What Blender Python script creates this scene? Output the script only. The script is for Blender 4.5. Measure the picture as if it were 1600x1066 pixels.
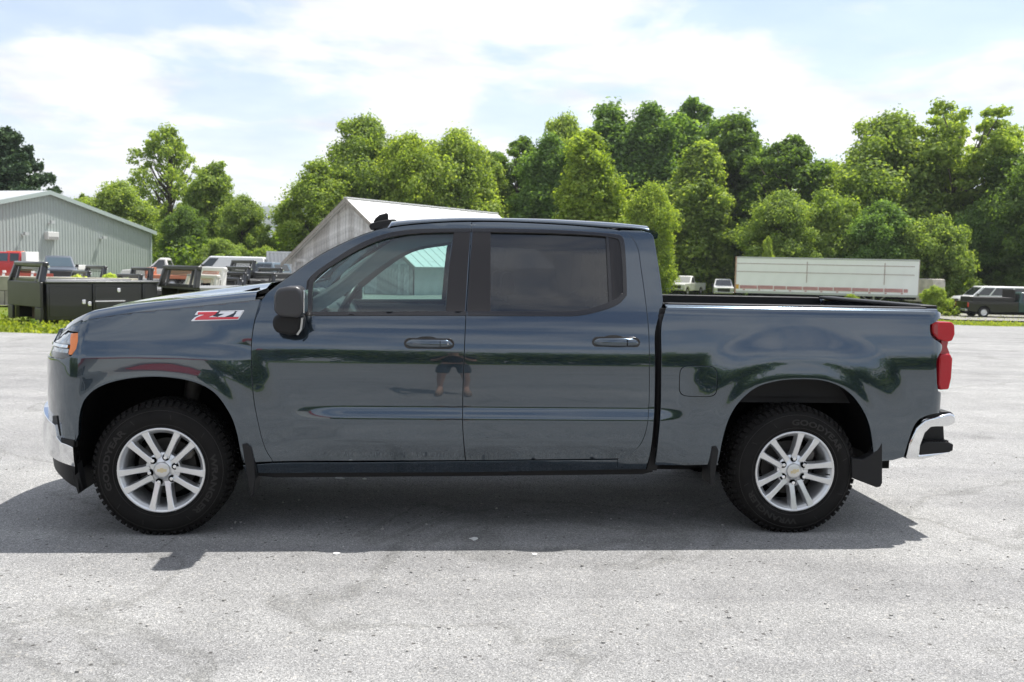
import bpy, bmesh, math, random
import numpy as np
from mathutils import Matrix, Vector
from mathutils.geometry import delaunay_2d_cdt
random.seed(7); np.random.seed(7)
for o in list(bpy.data.objects): bpy.data.objects.remove(o)
SC = bpy.context.scene
COL = SC.collection

# ---------------------------------------------------------------- camera
F, U0, V0 = 1500.0, 800.0, 533.0            # focal length and centre, in photo pixels (1600 wide)
CAMH = 1.615
_p = math.atan(122.6/1500); _r = math.atan(.0208)
_R0 = np.array([1, 0, 0.]); _U0 = np.array([0, math.sin(_p), math.cos(_p)]); FW = np.array([0, math.cos(_p), -math.sin(_p)])
RT = math.cos(_r)*_R0+math.sin(_r)*_U0; UP = -math.sin(_r)*_R0+math.cos(_r)*_U0
CAM = np.array([0, 0, CAMH])
cd = bpy.data.cameras.new('camera'); cam = bpy.data.objects.new('camera', cd); COL.objects.link(cam)
cam.matrix_world = Matrix([[RT[0], UP[0], -FW[0], 0], [RT[1], UP[1], -FW[1], 0], [RT[2], UP[2], -FW[2], CAMH], [0, 0, 0, 1]])
cd.sensor_width = 36; cd.lens = 36*F/1600; cd.clip_start = .1; cd.clip_end = 12000
cd.dof.use_dof = True; cd.dof.focus_distance = 5.7; cd.dof.aperture_fstop = 4.5
SC.camera = cam
# ---------------------------------------------------------------- exposure
SC.view_settings.view_transform = 'Standard'; SC.view_settings.look = 'None'
SC.view_settings.exposure = 0.70; SC.view_settings.gamma = 1; SC.view_settings.use_curve_mapping = False
# ---------------------------------------------------------------- sun
TOSUN = Vector((.372, .32, 1)).normalized()
sl = bpy.data.lights.new('sun', 'SUN'); sl.energy = 4.6; sl.angle = math.radians(.53); sl.color = (1, .965, .91)
sun = bpy.data.objects.new('sun', sl); COL.objects.link(sun)
sun.rotation_euler = TOSUN.to_track_quat('Z', 'Y').to_euler(); sun.location = (8, 4, 30)
# ---------------------------------------------------------------- sky
W = bpy.data.worlds.new('World'); SC.world = W; W.use_nodes = True
nt = W.node_tree; nt.nodes.clear(); N = nt.nodes.new; LK = nt.links.new
out = N('ShaderNodeOutputWorld'); bg = N('ShaderNodeBackground'); LK(bg.outputs[0], out.inputs[0])
sky = N('ShaderNodeTexSky'); sky.sky_type = 'NISHITA'; sky.sun_disc = False
sky.sun_elevation = math.asin(TOSUN.z); sky.sun_rotation = math.atan2(TOSUN.x, TOSUN.y)
sky.air_density = 1.0; sky.dust_density = 1.0; sky.ozone_density = 1.0; sky.altitude = 150
tc = N('ShaderNodeTexCoord'); sep = N('ShaderNodeSeparateXYZ'); LK(tc.outputs['Generated'], sep.inputs[0])
def wm(op, a, b=None):
    n = N('ShaderNodeMath'); n.operation = op
    for i, v in enumerate((a, b)):
        if v is None: continue
        if isinstance(v, (int, float)): n.inputs[i].default_value = v
        else: LK(v, n.inputs[i])
    return n.outputs[0]
zz = wm('ADD', wm('MAXIMUM', sep.outputs[2], 0.0), .16)
cmb = N('ShaderNodeCombineXYZ'); LK(wm('DIVIDE', sep.outputs[0], zz), cmb.inputs[0]); LK(wm('DIVIDE', sep.outputs[1], zz), cmb.inputs[1])
cmb.inputs[2].default_value = 3.7
nz = N('ShaderNodeTexNoise'); nz.inputs['Scale'].default_value = 1.6; nz.inputs['Detail'].default_value = 9; nz.inputs['Roughness'].default_value = .56; nz.inputs['Distortion'].default_value = .25
LK(cmb.outputs[0], nz.inputs['Vector'])
rmp = N('ShaderNodeValToRGB'); rmp.color_ramp.elements[0].position = .44; rmp.color_ramp.elements[1].position = .55
LK(nz.outputs[0], rmp.inputs[0])
# thin veil everywhere, thicker to the horizon, on top of the broken cumulus
hz = wm('POWER', wm('SUBTRACT', 1.0, wm('MAXIMUM', sep.outputs[2], 0.0)), 5.0)
veil = wm('ADD', wm('MULTIPLY', hz, .60), .10)
cov = wm('MINIMUM', wm('ADD', wm('MULTIPLY', rmp.outputs[0], .72), veil), 1.0)
n2 = N('ShaderNodeTexNoise'); n2.inputs['Scale'].default_value = 3.1; n2.inputs['Detail'].default_value = 5; LK(cmb.outputs[0], n2.inputs['Vector'])
cr = N('ShaderNodeValToRGB'); cr.color_ramp.elements[0].position = .3; cr.color_ramp.elements[0].color = (4.6, 4.85, 5.3, 1); cr.color_ramp.elements[1].position = .62; cr.color_ramp.elements[1].color = (6.9, 6.9, 6.9, 1)
LK(n2.outputs[0], cr.inputs[0])
mx = N('ShaderNodeMix'); mx.data_type = 'RGBA'; LK(cov, mx.inputs[0]); LK(sky.outputs[0], mx.inputs[6]); LK(cr.outputs[0], mx.inputs[7])
LK(mx.outputs[2], bg.inputs[0]); bg.inputs[1].default_value = .11

# ---------------------------------------------------------------- helpers
def project(P):
    d = np.asarray(P, float)-CAM; zc = d@FW
    return U0+F*(d@RT)/zc, V0-F*(d@UP)/zc
def at(u, v, Y):
    d = FW+RT*(u-U0)/F-UP*(v-V0)/F
    return CAM+d*(Y/d[1])
def sm(t):
    t = min(1, max(0, t)); return t*t*(3-2*t)
def hgt(x, y):
    return -sm((y-14)/52)*(.5+1.0*sm((x+8)/34)) + (.012*math.sin(x*.21+y*.13) if y > 10 else 0)
def gp(u, D, dz=0.0):
    """ground point under photo column u at distance D"""
    z = 0
    for _ in range(6):
        d = D/FW[1]
        v = V0-F*((np.array([0, D, z-CAMH])@UP)/(np.array([0, D, z-CAMH])@FW))
        P = at(u, v, D); z = hgt(P[0], D)
    return Vector((P[0], D, z+dz))

MATS = {}
def mat(name, col, rough=.6, metal=0.0, var=0.0, scale=4.0, coat=0.0, bump=0.0, bscale=60.0, spec=.5, emit=0, objcol=False):
    if name in MATS: return MATS[name]
    m = bpy.data.materials.new(name); m.use_nodes = True; t = m.node_tree; b = t.nodes['Principled BSDF']
    b.inputs['Base Color'].default_value = (*col, 1); b.inputs['Roughness'].default_value = rough; b.inputs['Metallic'].default_value = metal
    b.inputs['Specular IOR Level'].default_value = spec
    if coat: b.inputs['Coat Weight'].default_value = coat; b.inputs['Coat Roughness'].default_value = .02
    if emit: b.inputs['Emission Color'].default_value = (*col, 1); b.inputs['Emission Strength'].default_value = emit
    tcn = t.nodes.new('ShaderNodeTexCoord')
    if var:
        n = t.nodes.new('ShaderNodeTexNoise'); n.inputs['Scale'].default_value = scale; n.inputs['Detail'].default_value = 6
        t.links.new(tcn.outputs['Object'], n.inputs['Vector'])
        r = t.nodes.new('ShaderNodeValToRGB'); r.color_ramp.elements[0].position = .3; r.color_ramp.elements[1].position = .7
        lo = tuple(max(0, c*(1-var)) for c in col); hi = tuple(min(1, c*(1+var)) for c in col)
        r.color_ramp.elements[0].color = (*lo, 1); r.color_ramp.elements[1].color = (*hi, 1)
        t.links.new(n.outputs[0], r.inputs[0]); t.links.new(r.outputs[0], b.inputs['Base Color'])
    if bump:
        n = t.nodes.new('ShaderNodeTexNoise'); n.inputs['Scale'].default_value = bscale; n.inputs['Detail'].default_value = 3
        t.links.new(tcn.outputs['Object'], n.inputs['Vector'])
        bp = t.nodes.new('ShaderNodeBump'); bp.inputs['Strength'].default_value = bump; bp.inputs['Distance'].default_value = .01
        t.links.new(n.outputs[0], bp.inputs['Height']); t.links.new(bp.outputs[0], b.inputs['Normal'])
    MATS[name] = m; return m

def glassmat(name, tint, refl=1.0, rough=0.0):
    m = bpy.data.materials.new(name); m.use_nodes = True; t = m.node_tree; t.nodes.clear()
    o = t.nodes.new('ShaderNodeOutputMaterial'); tr = t.nodes.new('ShaderNodeBsdfTransparent'); gl = t.nodes.new('ShaderNodeBsdfGlossy')
    fr = t.nodes.new('ShaderNodeFresnel'); mxs = t.nodes.new('ShaderNodeMixShader'); fr.inputs[0].default_value = 1.78
    tr.inputs[0].default_value = (*tint, 1); gl.inputs['Roughness'].default_value = rough; gl.inputs[0].default_value = (refl, refl, refl, 1)
    t.links.new(fr.outputs[0], mxs.inputs[0]); t.links.new(tr.outputs[0], mxs.inputs[1]); t.links.new(gl.outputs[0], mxs.inputs[2]); t.links.new(mxs.outputs[0], o.inputs[0])
    MATS[name] = m; return m

WL = {}
def empty(name, loc, rz=0.0, label=None, cat=None, group=None, parent=None, kind=None):
    o = bpy.data.objects.new(name, None); COL.objects.link(o); o.location = loc; o.rotation_euler = (0, 0, rz); o.empty_display_size = .1
    if parent: o.parent = parent
    WL[o.name] = np.zeros(3)
    tag(o, label, cat, group, kind); return o
def tag(o, label=None, cat=None, group=None, kind=None):
    if label: o['label'] = label
    if cat: o['category'] = cat
    if group: o['group'] = group
    if kind: o['kind'] = kind
    return o
def mk(name, V, Fc, m, parent=None, smooth=False, bevel=0, kind=None, label=None, seg=2, base=False):
    """mesh object; V in the parent's frame, own origin moved to the centre of the piece"""
    V = np.asarray(V, float); c = (V.min(0)+V.max(0))/2
    if base: c[2] = V[:, 2].min()
    me = bpy.data.meshes.new(name); me.from_pydata((V-c).tolist(), [], [tuple(int(i) for i in f) for f in Fc])
    for mm in (m if isinstance(m, (list, tuple)) else [m]): me.materials.append(mm)
    if smooth:
        for p in me.polygons: p.use_smooth = True
        if smooth != 'all':
            try: me.set_sharp_from_angle(angle=math.radians(38 if smooth is True else smooth))
            except Exception: pass
    me.update()
    o = bpy.data.objects.new(name, me); COL.objects.link(o)
    if parent is not None:
        o.parent = parent; o.location = Vector(c)-Vector(WL.get(parent.name, (0, 0, 0)))
    else: o.location = c
    WL[o.name] = c
    if bevel:
        md = o.modifiers.new('bevel', 'BEVEL'); md.width = bevel; md.segments = seg; md.limit_method = 'ANGLE'; md.angle_limit = math.radians(35)
        for p in me.polygons: p.use_smooth = True
        try: me.set_sharp_from_angle(angle=math.radians(50))
        except Exception: pass
        md.harden_normals = False
    if kind: o['kind'] = kind
    if label: o['label'] = label
    return o
class MB:
    def __init__(s): s.v = []; s.f = []
    def add(s, V, Fc):
        b = len(s.v); s.v += [tuple(map(float, p)) for p in V]; s.f += [tuple(b+i for i in f) for f in Fc]; return s
    def box(s, x0, x1, y0, y1, z0, z1):
        return s.add([(x0, y0, z0), (x1, y0, z0), (x1, y1, z0), (x0, y1, z0), (x0, y0, z1), (x1, y0, z1), (x1, y1, z1), (x0, y1, z1)],
                     [(0, 3, 2, 1), (4, 5, 6, 7), (0, 1, 5, 4), (1, 2, 6, 5), (2, 3, 7, 6), (3, 0, 4, 7)])
    def hexa(s, P):
        return s.add(P, [(0, 3, 2, 1), (4, 5, 6, 7), (0, 1, 5, 4), (1, 2, 6, 5), (2, 3, 7, 6), (3, 0, 4, 7)])
    def cyl(s, p0, p1, r0, r1=None, n=16, caps=True):
        r1 = r0 if r1 is None else r1; p0 = Vector(p0); p1 = Vector(p1); d = (p1-p0).normalized()
        a = d.orthogonal().normalized(); b = d.cross(a); V = []; 
        for p, r in ((p0, r0), (p1, r1)):
            for i in range(n):
                t = 2*math.pi*i/n; V.append(p+a*math.cos(t)*r+b*math.sin(t)*r)
        Fc = [(i, (i+1) % n, n+(i+1) % n, n+i) for i in range(n)]
        if caps: Fc += [tuple(range(n))[::-1], tuple(range(n, 2*n))]
        return s.add(V, Fc)
    def tube(s, pts, r, n=8, closed=False):
        pts = [Vector(p) for p in pts]; m = len(pts); V = []; prev = None
        for i, p in enumerate(pts):
            if closed: d = (pts[(i+1) % m]-pts[i-1]).normalized()
            else: d = (pts[min(i+1, m-1)]-pts[max(i-1, 0)]).normalized()
            if prev is None: a = d.orthogonal().normalized()
            else: a = (prev-d*prev.dot(d)).normalized()
            prev = a; b = d.cross(a); rr = r[i] if isinstance(r, (list, tuple)) else r
            for k in range(n):
                t = 2*math.pi*k/n; V.append(p+a*math.cos(t)*rr+b*math.sin(t)*rr)
        Fc = []
        for i in range(m if closed else m-1):
            j = (i+1) % m
            for k in range(n): Fc.append((i*n+k, i*n+(k+1) % n, j*n+(k+1) % n, j*n+k))
        if not closed: Fc += [tuple(range(n))[::-1], tuple(range((m-1)*n, m*n))]
        return s.add(V, Fc)
    def prism(s, poly, a, b, axis='y'):
        """poly in the plane across `axis`, extruded from a to b (numbers or functions of the point)"""
        n = len(poly); V = []
        for q in (a, b):
            for p in poly:
                w = q(p) if callable(q) else q
                V.append((p[0], w, p[1]) if axis == 'y' else ((w, p[0], p[1]) if axis == 'x' else (p[0], p[1], w)))
        Fc = [(i, (i+1) % n, n+(i+1) % n, n+i) for i in range(n)]+[tuple(range(n))[::-1], tuple(range(n, 2*n))]
        return s.add(V, Fc)
    def lathe(s, prof, c=(0, 0, 0), n=48, axis='y'):
        """prof: (radius, along axis) list"""
        V = []; m = len(prof)
        for i in range(n):
            t = 2*math.pi*i/n; ct, st = math.cos(t), math.sin(t)
            for r, w in prof:
                V.append((c[0]+r*ct, c[1]+w, c[2]+r*st) if axis == 'y' else (c[0]+r*ct, c[1]+r*st, c[2]+w))
        Fc = []
        for i in range(n):
            j = (i+1) % n
            for k in range(m-1): Fc.append((i*m+k, i*m+k+1, j*m+k+1, j*m+k))
        return s.add(V, Fc)
    def grid(s, P):
        """P: rows x cols of points"""
        a, b = len(P), len(P[0]); base = [p for row in P for p in row]
        return s.add(base, [(i*b+j, i*b+j+1, (i+1)*b+j+1, (i+1)*b+j) for i in range(a-1) for j in range(b-1)])
    def mk(s, name, m, parent=None, **k): 
        o = mk(name, s.v, s.f, m, parent, **k); 
        return o
def recalc(o):
    bm = bmesh.new(); bm.from_mesh(o.data); bmesh.ops.recalc_face_normals(bm, faces=bm.faces); bm.to_mesh(o.data); bm.free(); return o
def copy_tree(o, parent=None):
    c = o.copy(); COL.objects.link(c)
    if parent is not None: c.parent = parent
    if o.name in WL: WL[c.name] = WL[o.name]
    for ch in list(o.children): copy_tree(ch, c)
    return c
def text_geo(s, size=1.0):
    cu = bpy.data.curves.new('t', 'FONT'); cu.body = s; cu.size = size; cu.align_x = 'CENTER'; cu.resolution_u = 2; cu.offset = size*.035
    o = bpy.data.objects.new('t', cu); COL.objects.link(o); dg = bpy.context.evaluated_depsgraph_get(); dg.update()
    me = bpy.data.meshes.new_from_object(o.evaluated_get(dg)); V = [tuple(v.co) for v in me.vertices]; Fc = [tuple(p.vertices) for p in me.polygons]
    bpy.data.objects.remove(o); bpy.data.curves.remove(cu); bpy.data.meshes.remove(me); return V, Fc
def pchip(xs, ys):
    xs = np.array(xs, float); ys = np.array(ys, float); h = np.diff(xs); d = np.diff(ys)/h; m = np.zeros(len(xs))
    for i in range(1, len(xs)-1):
        if d[i-1]*d[i] > 0:
            w1 = 2*h[i]+h[i-1]; w2 = h[i]+2*h[i-1]; m[i] = (w1+w2)/(w1/d[i-1]+w2/d[i])
    m[0] = d[0]; m[-1] = d[-1]
    def f(x):
        x = np.clip(np.asarray(x, float), xs[0], xs[-1]); i = np.clip(np.searchsorted(xs, x)-1, 0, len(h)-1)
        t = (x-xs[i])/h[i]
        return (ys[i]*(1+2*t)*(1-t)**2+m[i]*h[i]*t*(1-t)**2+ys[i+1]*t*t*(3-2*t)+m[i+1]*h[i]*t*t*(t-1))
    return f
def spline(pts, n=6, closed=False):
    P = [np.array(p, float) for p in pts]; m = len(P); out = []
    for i in range(m if closed else m-1):
        p1, p2 = P[i], P[(i+1) % m]
        p0 = P[i-1] if (closed or i > 0) else 2*p1-p2
        p3 = P[(i+2) % m] if (closed or i+2 < m) else 2*p2-p1
        for k in range(n):
            t = k/n; out.append(tuple(.5*((2*p1)+(-p0+p2)*t+(2*p0-5*p1+4*p2-p3)*t*t+(-p0+3*p1-3*p2+p3)*t**3)))
    if not closed: out.append(tuple(P[-1]))
    return out
# ================================================================= MAIN TRUCK (local frame: x towards the tail, y away from the camera, origin under the middle)
PSI = math.radians(5.06)
E1 = np.array([math.cos(PSI), math.sin(PSI), 0]); N1 = np.array([math.sin(PSI), -math.cos(PSI), 0]); ROOT = np.array([-.105, 6.581, 0])
truck = empty('pickup_truck', ROOT, PSI, 'dark slate blue crew cab pickup truck with Z71 badge parked on the asphalt', 'pickup truck')
def px(u, v, s):
    """point of the truck frame seen at photo pixel u,v on the plane s metres out from the truck's centre plane"""
    d = FW+RT*(u-U0)/F-UP*(v-V0)/F
    t = (s-np.dot(CAM-ROOT, N1))/np.dot(d, N1); P = CAM+d*t-ROOT
    return float(P@E1), float(P[2])
def tproj(x, s, z): return project(ROOT+E1*x+N1*s+np.array([0, 0, z]))

def carpaint():
    m = bpy.data.materials.new('slate_paint'); m.use_nodes = True; t = m.node_tree; b = t.nodes['Principled BSDF']
    b.inputs['Base Color'].default_value = (.036, .057, .079, 1); b.inputs['Metallic'].default_value = .88; b.inputs['Roughness'].default_value = .42
    b.inputs['Coat Weight'].default_value = 1; b.inputs['Coat Roughness'].default_value = .015; b.inputs['Coat IOR'].default_value = 1.78
    tcn = t.nodes.new('ShaderNodeTexCoord'); v = t.nodes.new('ShaderNodeTexVoronoi'); v.inputs['Scale'].default_value = 900
    t.links.new(tcn.outputs['Object'], v.inputs['Vector']); mr = t.nodes.new('ShaderNodeMapRange'); mr.inputs[3].default_value = .11; mr.inputs[4].default_value = .20
    sp = t.nodes.new('ShaderNodeSeparateColor'); t.links.new(v.outputs['Color'], sp.inputs[0]); t.links.new(sp.outputs[0], mr.inputs[0]); t.links.new(mr.outputs[0], b.inputs['Roughness'])
    return m
PAINT = carpaint()
BLACKP = mat('black_trim_plastic', (.013, .013, .014), .5, spec=.28, bump=.15, bscale=400)
GLOSSB = mat('gloss_black_trim', (.012, .011, .012), .16, coat=.3)
APPLIQ = mat('pillar_applique', (.020, .018, .019), .34, spec=.35, bump=.12, bscale=500)
RUBBER = mat('tyre_rubber', (.0115, .0108, .0105), .78, spec=.16, var=.25, scale=9)
RUBBER2 = mat('tyre_lettering_rubber', (.020, .019, .018), .55, spec=.3)
VOID = mat('void_black', (.0025, .0025, .0025), 1, spec=.1)  # near-black for the arch liners, also stands in for shade in gaps and pockets
CHROME = mat('chrome', (.78, .79, .80), .06, 1.0)
ALLOY = mat('machined_alloy', (.70, .71, .72), .30, .8, var=.03, scale=30)
ALLOYD = mat('painted_alloy', (.42, .44, .46), .35, .8)
STEELD = mat('dark_steel', (.05, .048, .045), .6, .5, var=.3, scale=20)
INTER = mat('interior_plastic', (.055, .06, .065), .55)
INTERL = mat('headliner_cloth', (.33, .34, .35), .9)
MIRP = mat('mirror_plastic', (.035, .035, .038), .38, spec=.5)
SEATM = mat('seat_leather', (.03, .03, .032), .45)
UNDER = mat('underbody_black', (.005, .005, .005), .9, spec=.2)
BEDL = mat('spray_bedliner', (.012, .012, .013), .6, bump=.5, bscale=300)
GCLEAR = glassmat('clear_green_glass', (.52, .69, .66))
GDARK = glassmat('privacy_glass', (.09, .095, .10))
GSHIELD = glassmat('windscreen_glass', (.74, .87, .84))

WF = (-1.985, .385); WR = (1.76, .385)
frontarch = spline([px(*p, 1.0) for p in [(117, 745), (117, 700), (121, 650), (136, 620), (160, 602), (200, 591), (250, 588), (300, 595), (335, 612), (358, 642), (370, 672), (380, 725)]], 5)
reararch = spline([px(*p, 1.0) for p in [(1123, 728), (1127, 692), (1137, 655), (1154, 627), (1180, 605), (1212, 595), (1245, 592), (1285, 594), (1318, 607), (1341, 630), (1358, 665), (1368, 722)]], 5)
_core = pchip([.15, .25, .36, .42, .45, .5, .6, .685, .8, .9, 1.0, 1.08, 1.2, 1.27, 1.33, 1.40, 1.6, 1.75, 1.84, 1.87],
              [.86, .90, .93, .952, .962, .970, .978, .983, .985, .985, .983, .978, .953, .927, .896, .868, .797, .744, .702, .67])
_bed = pchip([.15, .25, .36, .42, .45, .5, .6, .685, .8, .9, 1.0, 1.08, 1.2, 1.30, 1.345, 1.365, 1.38],
             [.86, .90, .93, .952, .962, .970, .978, .983, .985, .985, .983, .978, .959, .938, .926, .915, .895])
_zc = pchip([-2.95, -2.82, -2.72, -2.6, -2.38, -2.15, -1.92, -1.7, -1.5, -1.3], [1.135, 1.175, 1.205, 1.24, 1.29, 1.33, 1.358, 1.385, 1.41, 1.43])
NX0, NA, NB = -2.40, .365, .58
TX0, TA = 2.60, .11
def seg_dist(U, Z, line):
    L = np.array(line); A = L[:-1]; D = L[1:]-A; q = (D*D).sum(1)+1e-12; sh = U.shape; U = U.ravel(); Z = Z.ravel(); d = np.full(U.shape, 9.)
    k = np.where((U > L[:, 0].min()-.35) & (U < L[:, 0].max()+.35) & (Z > L[:, 1].min()-.35) & (Z < L[:, 1].max()+.35))[0]
    if len(k):
        u = U[k][:, None]-A[:, 0]; z = Z[k][:, None]-A[:, 1]; t = np.clip((u*D[:, 0]+z*D[:, 1])/q, 0, 1)
        d[k] = np.sqrt(((u-t*D[:, 0])**2+(z-t*D[:, 1])**2).min(1))
    return d.reshape(sh)
def ssm(t): t = np.clip(t, 0, 1); return t*t*(3-2*t)
def surf(kind, off=0.0):
    def base(U, Z):
        U = np.asarray(U, float); Z = np.asarray(Z, float)
        if kind == 'bed': s = _bed(Z)
        else: s = _core(Z)
        if kind == 'fender':
            z1 = _zc(np.maximum(U, -2.95))-.045
            t = np.clip((Z-1.10)/(z1-1.10), 0, 1)
            s = np.where(Z > 1.02, .979-.012*ssm((Z-1.02)/.1)-.055*t**1.6, s)
        # the long scoop pressed into doors and bed side
        k = ssm((U+1.36)/.42)*(1-ssm((U-.85)/.28))
        zt = .775; zb = .685
        s = s+k*.021*(1-ssm((Z-zb)/(zt-zb)))*ssm((Z-.44)/.14)
        d = np.minimum(seg_dist(U, Z, frontarch), seg_dist(U, Z, reararch))
        fl = .021*(1-ssm((d-.075)/.26))+.008*(1-ssm((d-.0)/.10))
        s = s+fl
        if kind == 'fender': s = s-.05*ssm((-2.18-U)/.35)*ssm((.98-Z)/.2)*ssm((Z-.5)/.1)*0
        x = U.copy()
        if kind in ('fender', 'nose'):
            phi = np.clip((NX0-U)/.50, 0, math.pi/2); st = np.clip(NX0-U-.50*math.pi/2, 0, 9)
            lean = 1+0*Z
            x = np.where(U < NX0, NX0-NA*np.sin(phi)-.03*np.sqrt(st), U)
            x = x+np.where(U < NX0, .10*ssm((Z-.98)/.26)*np.sin(phi), 0)
            s = s-np.where(U < NX0, NB*(1-np.cos(phi))+st, 0)
        if kind in ('bed', 'tail'):
            phi = np.clip((U-TX0)/.13, 0, math.pi/2); st = np.clip(U-TX0-.13*math.pi/2, 0, 9)
            x = np.where(U > TX0, TX0+TA*np.sin(phi), x); s = s-np.where(U > TX0, TA*(1-np.cos(phi))+st, 0)
        return x, s
    def P(U, Z):
        U = np.asarray(U, float); Z = np.asarray(Z, float); e = .002
        x, s = base(U, Z); xu, su = base(U+e, Z); xz, sz = base(U, Z+e)
        du = np.stack([(xu-x)/e, (su-s)/e, 0*Z], -1); dz = np.stack([(xz-x)/e, (sz-s)/e, np.ones_like(Z)], -1)
        n = np.cross(dz, du); n /= np.linalg.norm(n, axis=-1)[..., None]       # in (x, s, z); s outwards
        n = np.where((n[..., 1:2] < 0) & (np.abs(n[..., 1:2]) > 1e-6), -n, n)
        o = off(U, Z) if callable(off) else off
        p = np.stack([x, s, Z+0*x], -1)+n*np.asarray(o)[..., None]
        return p, n
    return P
def inv(S, pts, guess_s=.97):
    """photo pixels -> (u, z) of the surface; tuples ('q', u, z) pass through"""
    T = np.array([p[:2] for p in pts], float)
    Q = np.array([px(p[0], p[1], guess_s if p[1] > 490 else guess_s-.1) for p in T])
    def f(q):
        p = S(q[:, 0], q[:, 1])[0]; w = ROOT+E1*p[:, :1]+N1*p[:, 1:2]; w[:, 2] += p[:, 2]; d = w-CAM; zc = d@FW
        return np.stack([U0+F*(d@RT)/zc, V0-F*(d@UP)/zc], 1)
    for _ in range(12):
        f0 = f(Q); r = f0-T
        if np.abs(r).max() < .02: break
        ja = (f(Q+[.002, 0])-f0)/.002; jb = (f(Q+[0, .002])-f0)/.002
        det = ja[:, 0]*jb[:, 1]-ja[:, 1]*jb[:, 0]; det = np.where(np.abs(det) < 1e-3, 1e9, det)
        dq = np.stack([(r[:, 0]*jb[:, 1]-r[:, 1]*jb[:, 0])/det, (ja[:, 0]*r[:, 1]-ja[:, 1]*r[:, 0])/det], 1)
        Q = Q-np.clip(dq, -.08, .08)
    return [(float(a), float(b)) for a, b in Q]
def inpoly(U, Z, poly):
    A = np.array(poly); B = np.roll(A, 1, 0); Zc = Z[:, None]; dy = B[:, 1]-A[:, 1]; dy = np.where(np.abs(dy) < 1e-12, 1e-12, dy)
    c = (A[:, 1] > Zc) != (B[:, 1] > Zc)
    return ((c & (U[:, None] < (B[:, 0]-A[:, 0])/dy*(Zc-A[:, 1])+A[:, 0])).sum(1) % 2) == 1
def refine(poly, h):
    out = []
    for i in range(len(poly)):
        a = np.array(poly[i]); b = np.array(poly[(i+1) % len(poly)]); n = max(1, int(np.linalg.norm(b-a)/h+.5))
        for k in range(n): out.append(tuple(a+(b-a)*k/n))
    res = [out[0]]
    for p in out[1:]:
        if math.hypot(p[0]-res[-1][0], p[1]-res[-1][1]) > .002: res.append(p)
    return res
def panel(name, poly, S, m, parent, side=1, holes=(), h=.028, thick=.03, label=None, flip=False, rim=True, rmat=None):
    poly = refine(poly, h*.8); hs = [refine(q, h*.8) for q in holes]
    V = []; Ed = []
    for lp in [poly]+hs:
        b = len(V); V += lp; n = len(lp); Ed += [(b+i, b+(i+1) % n) for i in range(n)]
    P = np.array(poly); us = np.arange(P[:, 0].min(), P[:, 0].max(), h)
    zs = np.arange(P[:, 1].min(), P[:, 1].max(), h); zs = np.concatenate([zs, np.arange(.66, .80, .0075)])
    U, Z = np.meshgrid(us, zs); U = U.ravel(); Z = Z.ravel(); ok = inpoly(U, Z, poly) & (seg_dist(U, Z, poly+[poly[0]]) > h*.35)
    for q in hs: ok &= ~inpoly(U, Z, q) & (seg_dist(U, Z, q+[q[0]]) > h*.35)
    V += list(zip(U[ok].tolist(), Z[ok].tolist()))
    vv, ee, ff, *_ = delaunay_2d_cdt([Vector(p) for p in V], Ed, [], 0, 1e-6)
    Q = np.array([(p[0], p[1]) for p in vv]); T = np.array([list(f) for f in ff]); C = Q[T].mean(1)
    keep = inpoly(C[:, 0], C[:, 1], poly)
    for q in hs: keep &= ~inpoly(C[:, 0], C[:, 1], q)
    T = T[keep]; p3, n3 = S(Q[:, 0], Q[:, 1])
    loc3 = np.stack([p3[:, 0], -side*p3[:, 1], p3[:, 2]], 1); nl = np.stack([n3[:, 0], -side*n3[:, 1], n3[:, 2]], 1)
    # orientation
    a = loc3[T]; fn = np.cross(a[:, 1]-a[:, 0], a[:, 2]-a[:, 0]); want = nl[T].mean(1); fl = (fn*want).sum(1) < 0
    T[fl] = T[fl][:, ::-1]
    faces = [tuple(t) for t in T.tolist()]; norms = [tuple(x) for x in nl]; verts = loc3.tolist()
    fnorm = [[norms[i] for i in f] for f in faces]
    mi = [0]*len(faces)
    if rim:
        cnt = {}
        for f in faces:
            for i in range(3):
                e = (f[i], f[(i+1) % 3]); cnt[e] = 1
        for (i, j) in list(cnt):
            if (j, i) in cnt: continue
            a, b = np.array(verts[i]), np.array(verts[j]); ni, nj = np.array(norms[i]), np.array(norms[j])
            out_ = np.cross(b-a, ni); out_ /= (np.linalg.norm(out_)+1e-9)
            r = .0022
            A1 = a+out_*r*.9-ni*r; B1 = b+out_*r*.9-nj*r; A2 = A1-ni*thick; B2 = B1-nj*thick
            k = len(verts); verts += [a.tolist(), b.tolist(), A1.tolist(), B1.tolist(), A2.tolist(), B2.tolist()]
            o = out_
            q1 = (k+1, k, k+2, k+3); q2 = (k+3, k+2, k+4, k+5)
            h1 = ni+o*.3; h1 /= np.linalg.norm(h1); h2 = ni+o*1.4; h2 /= np.linalg.norm(h2)
            faces += [q1, q2]; fnorm += [[tuple(h1), tuple(h1), tuple(h2), tuple(h2)], [tuple(o)]*4]; mi += [0, 1 if rmat else 0]
    c = np.array(verts); c = (c.min(0)+c.max(0))/2
    me = bpy.data.meshes.new(name); me.from_pydata((np.array(verts)-c).tolist(), [], faces)
    me.materials.append(m)
    if rmat: me.materials.append(rmat)
    for p, i in zip(me.polygons, mi): p.use_smooth = True; p.material_index = i
    me.update(); me.normals_split_custom_set([n for f in fnorm for n in f])
    o = bpy.data.objects.new(name, me); COL.objects.link(o); o.parent = parent; o.location = Vector(c)-Vector(WL[parent.name]); WL[o.name] = c
    if label: o['label'] = label
    return o

SF, SD, SB = surf('fender'), surf('door'), surf('bed')
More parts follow.
